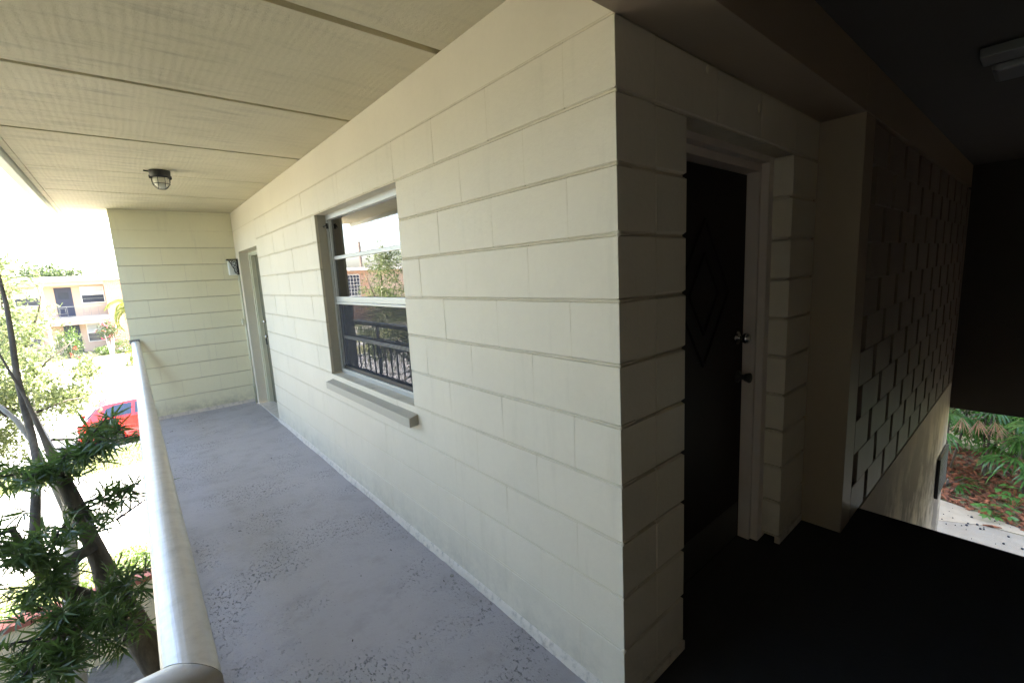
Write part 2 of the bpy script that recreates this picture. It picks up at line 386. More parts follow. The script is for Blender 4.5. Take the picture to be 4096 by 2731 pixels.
# ------------------------------------------------------------------ blocks
H = 0.2032
_bc = {}
def block_mesh(wd, d, h, mat, hz=.0045, cv=.0007, var=0, side=0.0):
    key = (round(wd, 4), round(d, 4), round(h, 4), mat, var, hz, side)
    if key in _bc: return _bc[key]
    def ring(z, ins):
        x0, x1, y0, y1 = ins, wd - (side if ins and side else ins), ins, d
        c = cv
        return [(x0 + c, y0, z), (x1 - c, y0, z), (x1, y0 + c, z), (x1, y1, z), (x0, y1, z), (x0, y0 + c, z)]
    g = .0040; q = random.Random(var * 77 + 3)
    zc = min(hz * .9, .007)
    zs = [(g, hz), (g + zc, 0), (h - g - zc, 0), (h - g, hz)]
    rows = []
    for z, ins in zs:
        rr = ring(z, ins)
        rr = [(x + q.uniform(-.0007, .0007), y + q.uniform(-.0008, .0008) if y < d / 2 else y, zz + q.uniform(-.0006, .0006)) for x, y, zz in rr]
        rows.append(rr)
    vs = [p for r_ in rows for p in r_]; fs = []
    for i in range(3):
        for k in range(6): fs.append((i * 6 + k, i * 6 + (k + 1) % 6, (i + 1) * 6 + (k + 1) % 6, (i + 1) * 6 + k))
    fs.append(tuple(range(6))[::-1]); fs.append(tuple(range(18, 24)))
    me = MB().add(vs, fs).mesh('block', mat); _bc[key] = me
    return me

class Wall:
    """local frame: u along the wall, outward normal -v, z up"""
    def __init__(s, root, origin, rz, mat):
        s.root = root; s.o = Vector(origin); s.rz = rz; s.mat = mat; s.c, s.s_ = math.cos(rz), math.sin(rz)
    def w(s, u, v, z): return (s.o.x + u * s.c - v * s.s_, s.o.y + u * s.s_ + v * s.c, s.o.z + z)
    def block(s, u0, u1, z0, z1, d=.09, mat=None, side=0.0, hz=.0045):
        g = .0012
        me = block_mesh(u1 - u0 - 2 * g, d, z1 - z0, mat or s.mat, hz=hz, var=rnd.randint(0, 3), side=side)
        return link('block', me, s.root, s.w(u0 + g, rnd.uniform(-.0005, .0007), z0), s.rz)

def bead_mb(W, segs, z, r=.0035, dep=.003):
    mb = MB()
    return mb

# ------------------------------------------------------------------ walkway wall (x = 0 plane, faces -x)
# u = -y : local x -> world -y with rz=-90deg.
walk = thing('block_wall', 'long cream painted concrete block wall along the walkway, with the window in it', 'wall')
WW = Wall(walk, (0, 0, 0), R(-90), 'block')
def front_block(y0, y1, z0, z1, d=.09): WW.block(-y1, -y0, z0, z1, d, side=.012 if y0 == 0 else 0.0)
WIN = (1.408, 2.756, .8128, 2.032); DOOR = (4.80, 5.84, -.036, 1.962)
YE = 6.056
mort = MB()
for c in range(11):
    z0, z1 = c * H, (c + 1) * H
    edges = [0.0]; y = .2032 if c % 2 == 0 else .4064
    while y < YE + .3: edges.append(y); y += .4064
    # the first block is the corner block (depth .2032, seen on the doorway side too)
    spans = [(0.0, YE)]
    if WIN[2] - .01 < z0 and z1 < WIN[3] + .01: spans = [(0, WIN[0]), (WIN[1], DOOR[0])]
    elif c <= 8: spans = [(0, DOOR[0])]
    else: spans = [(0, 4.76)]
    for a, b in spans:
        cuts = [a] + [e for e in edges if a + .03 < e < b - .03] + [b]
        for p, q in zip(cuts, cuts[1:]):
            front_block(p, q, z0, z1, .2022 if p == 0 else .09)
    # mortar bed with a small tooled bead
    for a, b in spans:
        mort.box(.0042, .088, a + .004, b - .002 if b < YE else b, z0 - .0035, z0 + .0035)
        if c > 0:
            mort.tube([(.0052, a + .004, z0), (.0052, b - .002, z0)], .0050, 8)
        for e in edges:
            if a + .03 < e < b - .03: mort.box(.0005, .088, e - .0013, e + .0013, z0 + .004, z1 - .004)
mort.tube([(.0052, .004, 11 * H), (.0052, YE, 11 * H)], .0052, 8)
for c in range(1, 12):
    mort.box(.008, .2035, .014, .1, c * H - .0045, c * H + .0045)
for c in range(11): mort.box(.2018, .2050, .0014, .1, c * H + .012, (c + 1) * H - .012)
part('mortar_joint', mort, 'mortar', walk)
# courses beyond the far door: lintel and jamb pier
part('lintel', box(.0003, .2, 4.7615, YE + .19, 1.962, 11 * H - .004), 'plaster', walk, bevel=.0015)
part('jamb_pier', box(0, .2, 5.84, YE + .19, -.036, 1.9615), 'plaster', walk, bevel=.002)
# concrete band above the last course
part('bond_beam', box(.001, .2, 0.0, YE + .19, 11 * H + .003, 2.4665), 'plaster', walk, bevel=.002)
# inner backing so that no light leaks
part('backing', box(.0925, .2, .21, 1.405, -.03, 2.23), 'interior', walk)
part('backing', box(.0925, .2, 2.76, 4.78, -.03, 2.23), 'interior', walk)
part('backing', box(.0925, .2, 1.41, 2.755, -.03, .77), 'interior', walk)
part('backing', box(.0925, .2, 1.41, 2.755, 2.045, 2.23), 'interior', walk)
# rendered strip where the wall meets the walkway floor
bs = MB(); q = random.Random(5); n = 110
vs = []; fs = []
for i in range(n + 1):
    yy = -.004 + (DOOR[0] + .004) * i / n; o1 = .013 + .003 * math.sin(yy * 5.3) + q.uniform(-.0018, .0018); o2 = .006 + q.uniform(-.001, .001)
    vs += [(-o1, yy, -.04), (-o2, yy, -.012 + q.uniform(-.003, .006)), (-.0005, yy, .004 + q.uniform(-.004, .004)), (.01, yy, .006)]
for i in range(n):
    for k in range(3): fs.append((i * 4 + k, i * 4 + k + 1, (i + 1) * 4 + k + 1, (i + 1) * 4 + k))
part('base_strip', MB().add(vs, fs), 'base_strip', walk, smooth=True)

# window reveals, sill
part('reveal', box(.02, .2, WIN[1] + .0001, WIN[1] + .004, .82, 2.03), 'sill', walk)
silm = MB().prism([(-.055, .757), (.12, .800), (.12, .72), (-.055, .703)], 1, 1.375, 2.75)
part('sill', silm, 'sill', walk, bevel=.003)

# ------------------------------------------------------------------ single hung window
wn = thing('sash_window', 'aluminium sash window with dark insect screen below and reflecting panes above, in the walkway wall', 'window', (.1, 2.08, .8))
def wbox(y0, y1, z0, z1, x0=.08, x1=.12): return box(x0 - .1, x1 - .1, y0 - 2.08, y1 - 2.08, z0 - .8, z1 - .8)
fr = MB()
for a in [(1.40, 1.433, .81, 2.035), (2.722, 2.760, .81, 2.035)]: fr.add(wbox(*a).v, wbox(*a).f)
for a in [(1.433, 2.722, 1.990, 2.035), (1.433, 2.722, .796, .846)]: b_ = wbox(*a, .078, .125); fr.add(b_.v, b_.f)
part('frame', fr, 'win_alu', wn, bevel=.002)
for a in [(2.700, 2.716, .85, 1.985, .088, .118), (1.439, 1.452, .85, 1.985, .088, .118)]: part('sash_track', wbox(*a), 'win_alu', wn, bevel=.0015)
part('muntin', wbox(1.455, 2.698, 1.692, 1.718, .094, .114), 'win_alu', wn, bevel=.003)
part('meeting_rail', wbox(1.436, 2.718, 1.372, 1.412, .084, .116), 'win_alu', wn, bevel=.003)
part('meeting_rail', wbox(1.436, 2.718, 1.355, 1.370, .080, .100), 'win_alu', wn, bevel=.002)
for z0, z1 in ((1.719, 1.989), (1.413, 1.691)):
    part('pane', wbox(1.453, 2.699, z0, z1, .103, .106), 'glass', wn)
part('pane', wbox(1.453, 2.699, 1.110, 1.354, .111, .114), 'glass', wn)
part('pane', wbox(1.453, 2.699, .850, 1.085, .111, .114), 'glass', wn)
part('lower_muntin', wbox(1.453, 2.699, 1.086, 1.109, .104, .118), 'win_alu', wn, bevel=.002)
sc_ = part('insect_screen', wbox(1.440, 2.714, .850, 1.354, .0925, .0935), 'screen', wn)
sfr = MB()
for a in [(1.440, 2.714, .847, .872), (1.440, 1.452, .872, 1.354), (2.703, 2.714, .872, 1.354)]: b_ = wbox(*a, .088, .098); sfr.add(b_.v, b_.f)
part('screen_frame', sfr, 'dark_metal', wn)
lt = MB(); b_ = wbox(2.713, 2.726, 1.925, 1.965, .066, .079); lt.add(b_.v, b_.f); part('latch', lt, 'lamp_dark', wn)
part('screw', MB().tube([(-.035, .63, 1.15), (-.05, .655, 1.14)], .006, 6), 'lamp_dark', wn)
part('pull_cord', MB().tube([(.03, -.56, 1.18), (.03, -.56, .40)], .0035, 5), 'white_plastic', wn)
part('pull_cord', MB().tube([(.03, -.30, 1.18), (.03, -.30, .48)], .002, 5), 'white_plastic', wn)
# dim room behind
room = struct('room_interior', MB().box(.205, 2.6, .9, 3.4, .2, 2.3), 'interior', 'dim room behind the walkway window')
for p in list(room.data.polygons): pass
me = room.data
import bmesh
bm = bmesh.new(); bm.from_mesh(me)
for f in [f for f in bm.faces if abs(f.calc_center_median().x - .205) < .01]: bm.faces.remove(f)
bm.to_mesh(me); bm.free()

# ------------------------------------------------------------------ end wall
endw = thing('block_wall', 'narrow cream block wall closing the far end of the walkway, rust streak under the rail bracket', 'wall')
EW = Wall(endw, (0, YE, 0), 0, 'block_end')
XE = -1.195
mort = MB()
for c in range(10):
    z0, z1 = c * H, (c + 1) * H
    x = -.37 if c % 2 else -.16
    cuts = [0.0]
    while x > XE + .05: cuts.append(x); x -= .405
    cuts.append(XE)
    for b, a in zip(cuts, cuts[1:]): EW.block(a, b, z0, z1)
    if c: mort.tube([(XE + .004, YE + .0055, z0), (-.001, YE + .0055, z0)], .0038, 6)
    mort.box(XE + .004, -.001, YE + .0045, YE + .088, z0 - .0035, z0 + .0035)
    for e in cuts[1:-1]: mort.box(e - .0012, e + .0012, YE + .0022, YE + .088, z0 + .004, z1 - .004)
mort.tube([(XE + .004, YE + .0055, 10 * H), (-.001, YE + .0055, 10 * H)], .0038, 6)
part('mortar_joint', mort, 'mortar', endw)
part('bond_beam', box(XE, -.0005, YE + .0005, YE + .195, 10 * H + .0035, 2.4665), 'block_end', endw, bevel=.002)
part('backing', box(XE + .002, -.001, YE + .0925, YE + .195, -.03, 2.03), 'interior', endw)
q = random.Random(8); vs = []; fs = []; n = 30
for i in range(n + 1):
    xx = XE + (0 - XE) * i / n
    vs += [(xx, YE - q.uniform(.006, .014), -.04), (xx, YE - q.uniform(.002, .006), -.01 + q.uniform(-.004, .004)), (xx, YE + .003, .006)]
for i in range(n):
    for k in range(2): fs.append((i * 3 + k, (i + 1) * 3 + k, (i + 1) * 3 + k + 1, i * 3 + k + 1))
part('base_strip', MB().add(vs, fs), 'base_strip', endw, smooth=True)

# ------------------------------------------------------------------ doorway wall (y = 0, faces -y)
dw = thing('block_wall', 'shaded block wall round the dark brown door, turning the corner from the walkway', 'wall')
DW = Wall(dw, (0, 0, 0), 0, 'block')
mort = MB()
for c in range(10):
    z0, z1 = c * H, (c + 1) * H
    DW.block(.2050, .397, z0, z1, hz=.008)
    DW.block(1.417, 1.764, z0, z1, hz=.009)
    for a, b in ((.2045, .3955), (1.4185, 1.764)):
        mort.box(a, b, .014, .088, z0 - .0035, z0 + .0035)
for a, b in ((.2045, .62), (.6212, 1.02), (1.0212, 1.42), (1.4212, 1.764)):
    DW.block(a, b, 10 * H, 2.2265)
mort.box(.2045, 1.764, .0045, .088, 10 * H - .0035, 10 * H + .0035); mort.box(.2045, 1.764, .0022, .088, 2.219, 2.2268)
part('mortar_joint', mort, 'mortar', dw)
part('base_strip', box(.0, .4, -.006, .02, -.04, .002), 'base_strip', dw)
part('base_strip', box(1.415, 1.764, -.006, .02, -.04, .002), 'base_strip', dw)
part('reveal', box(1.4125, 1.70, .0905, .30, -.04, 2.2), 'frame_hall', dw)
part('reveal', box(.21, .40, .0905, .30, -.04, 2.2), 'frame_hall', dw)
part('reveal', box(.401, 1.4115, .0905, .30, 2.0385, 2.2), 'frame_hall', dw)
# corner bumps of dried mortar on the arris
bl = MB(); q = random.Random(2)
for c in range(1, 11):
    z = c * H + q.uniform(-.004, .002); r = q.uniform(.005, .011)
    bl.lathe((.003, .002, z), [(0.0005, -r), (r * .8, -r * .5), (r, 0), (r * .7, r * .6), (.0005, r)], 'Z', 7)
for x, z, r in ((.533, 2.205, .012), (.984, 2.158, .014)): bl.lathe((x, -.003, z), [(0.0005, -r * 1.6), (r * .5, -r * .5), (r * .6, 0), (r * .3, r * .8), (.0005, r)], 'Z', 7)
part('mortar_blob', bl, 'mortar', dw, smooth=True)

struct('leak_backing', box(.205, 6.42, .301, .42, -.03, 2.69), 'interior', 'unseen backing behind the doorway wall, added to stop light leaks')  # unseen backing, added to close a light leak above the blocks
# near door
nd = thing('front_door', 'dark brown front door with raised diamond moulding and two knobs, in the shaded recess', 'door', (.89, .19, -.036))
def db(x0, x1, y0, y1, z0, z1): return box(x0 - .89, x1 - .89, y0 - .19, y1 - .19, z0 + .036, z1 + .036)
part('door_panel', db(.44, 1.336, .186, .23, -.03, 1.955), 'door_dark', nd)
part('kick_plate', db(.46, 1.32, .1835, .1865, -.02, .185), 'kick', nd)
fr = MB()
for a in [(1.362, 1.411, .0895, .1265, -.036, 2.037), (1.342, 1.411, .127, .26, -.036, 2.0), (.402, .425, .0895, .26, -.036, 2.037),
          (.4255, 1.3615, .0895, .1265, 2.0, 2.037), (.4255, 1.3415, .127, .26, 1.962, 1.999)]:
    b_ = db(*a); fr.add(b_.v, b_.f)
part('door_frame', fr, 'frame_hall', nd, bevel=.0015)
mo = MB()
def strip(p, q, wd=.022):
    p = Vector((p[0] - .89, -.006, p[1] + .036)); q_ = Vector((q[0] - .89, -.006, q[1] + .036)); d = (q_ - p).normalized(); s_ = Vector((-d.z, 0, d.x)) * wd / 2
    mo.add([p - s_, p + s_, q_ + s_, q_ - s_] + [v + Vector((0, -.009, 0)) for v in (p - s_ * .5, p + s_ * .5, q_ + s_ * .5, q_ - s_ * .5)], [(0, 1, 5, 4), (1, 2, 6, 5), (2, 3, 7, 6), (3, 0, 4, 7), (4, 5, 6, 7)])
for k, sc1 in ((0, 1.0), (1, .55)):
    ax, az = .90, 1.38; hx, hz = .25 * sc1, .34 * sc1
    P = [(ax, az + hz), (ax + hx, az), (ax, az - hz), (ax - hx, az)]
    mo = MB()
    for i in range(4): strip(P[i], P[(i + 1) % 4])
    part('moulding', mo, 'door_dark', nd)
kn = MB().lathe((1.265 - .89, -.004, 1.128 + .036), [(.034, 0), (.034, -.006), (.012, -.010), (.012, -.030), (.024, -.036), (.029, -.048), (.025, -.060), (.012, -.066), (.002, -.067)], 'Y', 20)
part('door_knob', kn, 'chrome', nd, smooth=True)
kn = MB().lathe((1.285 - .89, -.004, .915 + .036), [(.033, 0), (.033, -.006), (.014, -.010), (.013, -.034), (.020, -.038), (.027, -.062), (.024, -.066), (.002, -.067)], 'Y', 20)
tag(part('door_knob', kn, 'lamp_dark', nd, smooth=True), 'dark lower door knob')

# far door
fd = thing('front_door', 'olive door mostly hidden in the recess at the far end of the walkway, beside the wall light', 'door', (.15, 5.32, -.036))
def fb(x0, x1, y0, y1, z0, z1): return box(x0 - .15, x1 - .15, y0 - 5.32, y1 - 5.32, z0 + .036, z1 + .036)
part('door_panel', fb(.165, .20, 4.83, 5.775, -.03, 1.90), 'door_far', fd)
fr = MB()
for a in [(.104, .118, 5.805, 5.838, -.036, 1.958), (.118, .16, 5.780, 5.838, -.036, 1.958), (.16, .21, 5.778, 5.838, -.036, 1.958),
          (.104, .118, 4.803, 5.8045, 1.922, 1.958), (.118, .21, 4.803, 5.779, 1.908, 1.958), (.104, .21, 4.802, 4.83, -.036, 1.90)]:
    b_ = fb(*a); fr.add(b_.v, b_.f)
part('door_frame', fr, 'frame_paint', fd, bevel=.0012)
for z, mt in ((1.075, 'chrome'), (.885, 'chrome')):
    kn = MB().lathe((.014, 5.50 - 5.32, z + .036), [(.030, 0), (.030, -.006), (.012, -.010), (.012, -.034), (.024, -.040), (.026, -.052), (.018, -.060), (.002, -.062)], 'X', 16)
    part('door_knob', kn, mt, fd, smooth=True)
part('door_lever', MB().tube([(-.035, .18, .90), (-.037, .17, .86), (-.036, .165, .82)], .009, 8), 'lamp_dark', fd)
part('threshold', fb(.0, .2, 4.81, 5.83, -.036, -.022), 'base_strip', fd)
part('recess_side', fb(.2105, .26, 4.80, 5.84, -.036, 1.96), 'interior', fd)

# wall light with scroll bracket
wl = thing('wall_light', 'white box wall light with black iron scroll bracket beside the far door', 'wall light', (0, 5.97, 1.68))
sh = MB().prism([(-.106, 0), (-.004, 0), (-.004, .185), (-.106, .178)], 1, .035, .125)
part('lamp_shade', sh, 'white_plastic', wl, bevel=.012)
br = MB(); br.box(-.118, -.001, -.012, .0, .190, .203); br.box(-.016, -.001, -.012, .0, -.004, .190); br.box(-.118, -.106, -.012, .14, .186, .203)
def scroll(cx, cz, r, a0, a1, r1=None):
    r1 = r1 or r * .35; P = []
    for i in range(14):
        t = i / 13; a = R(a0 + (a1 - a0) * t); rr = r + (r1 - r) * t; P.append((cx + rr * math.cos(a), -.006, cz + rr * math.sin(a)))
    br.tube(P, .0042, 5)
scroll(-.045, .150, .034, 100, 560); scroll(-.040, .095, .026, -60, 330); scroll(-.030, .050, .022, 150, 500); scroll(-.085, .168, .02, 0, 320)
br.tube([(-.105, -.006, .188), (-.085, -.006, .15), (-.07, -.006, .11), (-.05, -.006, .075), (-.045, -.006, .03), (-.016, -.006, .004)], .0042, 5)
part('scroll_bracket', br, 'dark_metal', wl)
part('back_plate', box(-.003, 0, -.02, .12, -.01, .205), 'dark_metal', wl)

cd = thing('conduit', 'cream painted conduit with straps running down the wall below the wall light', 'conduit', (-.012, 5.955, -.036))
part('pipe', MB().tube([(0, 0, 0), (0, 0, 1.715)], .0125, 10), 'frame_paint', cd, smooth=True)
for z in (.24, .62, 1.16, 1.64): part('strap', box(-.0145, .012, -.028, .028, z - .009, z + .009), 'frame_paint', cd, bevel=.002)
dbell = part('doorbell', box(-.024, 0, -.022, .022, -.04, .04), 'frame_paint', None, bevel=.004, loc=(-.026, 5.955, 1.07))
tag(dbell, 'small cream doorbell box mounted on the conduit beside the far door', 'doorbell')
part('button', MB().lathe((-.024, 0, 0), [(.008, 0), (.008, -.004), (.001, -.005)], 'X', 10), 'white_plastic', dbell)

# ------------------------------------------------------------------ floor / ceiling / beams
fl = MB(); fl.box(-1.225, .0, 0.0, 6.9, -.24, -.036)
struct('walkway_floor', fl, 'floor', 'blue grey painted concrete walkway floor with flaking patches')
fl = MB(); fl.box(-1.225, 2.15, -3.0, -.0005, -.24, -.036)
fl.box(.0005, 1.95, .0, .35, -.2405, -.0365)
struct('landing_floor', fl, 'hall_floor', 'landing floor with the hall shade put into its colour')
for (a, b, c_, d_) in ((-.01, 1.95, -.0, .35),): pass
q = random.Random(3)
ceil = thing('ceiling', 'cream ceiling of wide precast concrete planks over the walkway', 'ceiling', (0, 0, 2.467)); ceil['kind'] = 'structure'; del ceil['category']
js = [0.0, .912, 1.93, 2.95, 3.97, 4.955, 6.02, 6.80]; gp = [0, .040, .033, .024, .017, .012, .010, 0]
for i in range(7):
    a = js[i] + gp[i] / 2; b = js[i + 1] - gp[i + 1] / 2; dz = (0, .0, .001, .0, .0015, 0, .0005)[i]
    part('plank', box(-1.585 if i else -1.585, 3.0, a, b, dz, .2), 'ceiling', ceil, bevel=.0022)
part('joint_filler', box(-1.545, 3.0, .01, 6.79, .022, .19), 'ceiling', ceil)
part('edge_strip', box(-1.62, -1.5855, 0.0, 6.8, -.004, .24), 'ceiling', ceil, bevel=.003)
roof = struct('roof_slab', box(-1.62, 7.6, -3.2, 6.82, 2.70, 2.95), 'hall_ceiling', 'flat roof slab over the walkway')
gt = MB().prism([(-1.70, 2.43), (-1.64, 2.425), (-1.625, 2.52), (-1.625, 2.60), (-1.72, 2.60)], 1, -3.0, 6.95)
tag(part('gutter', gt, 'gutter', None), 'white sunlit gutter along the outer edge of the walkway roof', 'gutter')

bm_ = MB(); bm_.box(-1.62, 1.764, -.200, -.0008, 2.227, 2.70); bm_.box(1.764, 6.45, -.2005, .0, 2.228, 2.70)
struct('ceiling_beam', bm_, 'plaster_hall', 'concrete beam over the doorway wall, at the end of the walkway ceiling', bevel=.003)
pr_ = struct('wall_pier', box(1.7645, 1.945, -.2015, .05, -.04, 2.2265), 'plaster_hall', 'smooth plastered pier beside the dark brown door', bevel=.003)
# hall volume
struct('hall_ceiling', box(-1.62, 6.4, -3.0, -.2015, 2.467, 2.6), 'hall_ceiling', 'ceiling over the stair landing, shade put into its colour')
struct('hall_side_wall', box(-1.95, 6.4, -3.2, -3.0, -2.76, 2.7), 'plaster_hall', 'wall on the far side of the stair landing')
struct('wing_walkway_floor', box(-7.0, -1.2255, -1.45, -.0005, -.24, -.036), 'floor', 'walkway floor of the wing turning outwards from the landing')
struct('wing_shade_wall', box(-7.0, -1.60, -1.65, -1.45, -2.76, 2.7), 'plaster', 'unseen wall added along the wing to shade the near walkway')  # unseen wall, added to keep light off the near walkway
struct('wing_shade_roof', box(-7.2, -1.6205, -3.2, .38, 2.467, 2.95), 'ceiling', 'unseen roof slab added over the wing to shade the near walkway')  # unseen slab, added to shade the walkway near the corner
struct('landing_side_wall', box(-1.7995, -1.60, -3.0, -1.6505, -2.76, 2.69), 'plaster_hall', 'side wall of the stair landing')
struct('hall_rear_wall', box(6.4215, 6.55, -3.0, .2, -.40, 2.7), 'hall_ceiling', 'wall hanging over the rear stair opening, shade put into its colour')

# patterned block wall
pw = thing('patterned_block_wall', 'shaded stairwell wall of projecting blocks with deep slots, smooth stucco below', 'wall')
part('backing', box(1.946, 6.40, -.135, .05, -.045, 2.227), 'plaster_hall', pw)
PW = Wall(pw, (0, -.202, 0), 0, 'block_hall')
for rrow in range(11):
    z0 = -.035 + rrow * H; z1 = min(z0 + H, 2.226)
    x = 1.80 + (.06 if rrow % 2 == 0 else .25); 
    while x < 6.38:
        a = max(x, 1.95); b = min(x + .392, 6.39)
        if b - a > .08 and z1 - z0 > .05: PW.block(a, b, z0 - .0042, z1 + .0042, .066)
        x += .4705
lw = part('stucco_wall', box(1.95, 6.42, -.2, .05, -2.8, -.058), 'stucco_low', pw)
part('ledge_joint', box(1.95, 6.40, -.15, .05, -.058, -.045), 'interior', pw)
part('wall_end', box(6.40, 6.42, -.201, .05, -.057, 2.2), 'plaster_hall', pw)

pq = tag(part('plaque', box(5.70, 6.36, -.235, -.205, -1.33, -.85), 'plaque', None, bevel=.004), 'thin dark plaque fixed to the stucco stairwell wall near the garden opening', 'plaque')
ln = MB()
for i in range(7): ln.box(5.76, 6.30, -.238, -.2345, -1.28 + i * .058, -1.265 + i * .058)
part('plaque_relief', ln, 'plaque_light', pq)

fx = thing('strip_light', 'unlit white strip light fixed to the shaded landing ceiling', 'ceiling light', (2.3, -1.15, 2.467))
part('housing', box(-.19, -.02, -.6, .6, -.045, -.0005), 'fixture', fx, bevel=.006)
part('diffuser', box(-.02, .24, -.57, .57, -.075, -.001), 'fixture', fx, bevel=.02)

stn = thing('staircase', 'concrete staircase going down from the landing, shade put into its colour', 'staircase', (2.15, -1.6, -2.75)); stn['kind'] = 'structure'; del stn['category']
tr_ = MB().box(-.0, .27, -1.4, 1.395, 0, .03).mesh('tread', 'hall_floor')
for i in range(1, 15): link('tread', tr_, stn, (.27 * (i - 1) + .0, 0, 2.714 - .1809 * i - .03))
struct('stair_stringer', MB().prism([(2.15, -.25), (2.15, -.55), (5.8, -2.99), (6.1, -2.99), (6.1, -2.90)], 1, -3.0, -.22), 'hall_floor', 'sloping underside of the staircase')

# ------------------------------------------------------------------ handrail
rl = thing('railing', 'aluminium railing with rounded top rail and square pickets along the walkway edge', 'railing', (-1.15, 0, 0))
prof = []
for i in range(13):
    a = math.pi * i / 12; prof.append((-.0365 * math.cos(a), .022 + .020 * math.sin(a)))
prof = [(-.0365, -.012)] + prof + [(.0365, -.012)]
def rail(mb, p0, p1, z, miter0=0, miter1=0):
    pass
def top_rail_y(x, y0, y1, zb, m0=0):
    n = len(prof); vs = []
    for (u, v) in prof: vs.append((x + u, y0 + m0 * u, zb + v))
    for (u, v) in prof: vs.append((x + u, y1, zb + v))
    return MB().add(vs, [tuple(range(n)), tuple(range(n, 2 * n))[::-1]] + [(i, (i + 1) % n, n + (i + 1) % n, n + i) for i in range(n)])
ZR = .915
tr1 = top_rail_y(0, -.035, 2.2, ZR, m0=-1.0)
o = part('top_rail', tr1, 'alu', rl); smooth_angle(o)
o = part('top_rail', top_rail_y(0, 2.2015, 6.045, ZR), 'alu', rl); smooth_angle(o)
# return leg turning outwards (-x)
n = len(prof); vs = [(+(-u) * -1 * 1.0, -.035 - u, ZR + v) for (u, v) in prof]
vs = [(u, -.037 - u, ZR + v) for (u, v) in prof] + [(-5.8, -.037 - u, ZR + v) for (u, v) in prof]
o = part('top_rail', MB().add(vs, [tuple(range(n)), tuple(range(n, 2 * n))[::-1]] + [(i, (i + 1) % n, n + (i + 1) % n, n + i) for i in range(n)]), 'alu', rl); smooth_angle(o)
for z in (.70, .085):
    mb = MB().box(-.016, .016, 0, 6.05, z, z + .032); mb.box(-5.7, -.0165, -.052, -.022, z, z + .032); part('mid_rail' if z > .5 else 'bottom_rail', mb, 'alu', rl)
pk = box(-.008, .008, -.008, .008, .117, .70).mesh('picket', 'alu')
po = box(-.019, .019, -.019, .019, -.036, .915).mesh('post', 'alu')
y = 5.517 + .176 * 2
while y > .1:
    k = round((y - 4.962) / 1.235); yp = 4.962 + 1.235 * k
    link('post' if abs(y - yp) < .09 else 'picket', po if abs(y - yp) < .09 else pk, rl, (0, y, 0)); y -= .1764
link('post', po, rl, (0, -.037, 0))
x = -.18
while x > -5.7: link('picket', pk, rl, (x, -.037, 0)); x -= .1764
bk = MB().box(-.055, .042, 6.040, 6.0545, .925, .975)
part('wall_bracket', bk, 'iron_grey', rl, bevel=.006)
part('wall_bracket', MB().box(-.02, .045, 6.035, 6.0545, .07, .125), 'iron_grey', rl, bevel=.004)
for dx in (-.028, .012): part('bolt', MB().lathe((dx, 6.0405, .962), [(.005, 0), (.005, -.005), (.001, -.006)], 'Y', 8), 'dark_metal', rl)

# ceiling lamp
cl = thing('ceiling_lamp', 'dark round bulkhead lamp with wire guard hanging from the walkway ceiling', 'ceiling light', (-.82, 3.79, 2.467))
part('lamp_base', MB().lathe((0, 0, 0), [(.078, -.0005), (.080, -.008), (.078, -.05), (.070, -.060), (.03, -.062)], 'Z', 28), 'lamp_dark', cl, smooth=True)
part('lens', MB().lathe((0, 0, -.055), [(.056, 0), (.058, -.03), (.056, -.055), (.048, -.078), (.032, -.094), (.012, -.101), (.001, -.102)], 'Z', 24), 'lamp_glass', cl, smooth=True)
gd = MB()
ring = lambda r, z: [(r * math.cos(2 * math.pi * i / 24), r * math.sin(2 * math.pi * i / 24), z) for i in range(25)]
gd.tube(ring(.066, -.118), .0028, 5, False); gd.tube(ring(.066, -.062), .003, 5, False)
for k in range(2):
    for s_ in (-1, 1):
        off = .026 * s_; P = []
        for i in range(15):
            a = math.pi * i / 14; P.append((.066 * math.cos(a), off, -.085 - .078 * math.sin(a)))
        P = [(P[0][0], off, -.06)] + P + [(P[-1][0], off, -.06)]
        if k: P = [(p[1], p[0], p[2]) for p in P]
        gd.tube(P, .0026, 5)
part('wire_guard', gd, 'lamp_dark', cl)
part('side_lug', MB().tube([(-.07, 0, -.012), (-.115, -.01, -.012)], .006, 8), 'lamp_dark', cl)
for s_ in (-1, 1): part('guard_clip', MB().lathe((.072 * s_, 0, -.055), [(.001, -.02), (.012, -.016), (.012, .012), (.001, .014)], 'Z', 8), 'lamp_dark', cl)

cl.scale = (.88, .88, .88)
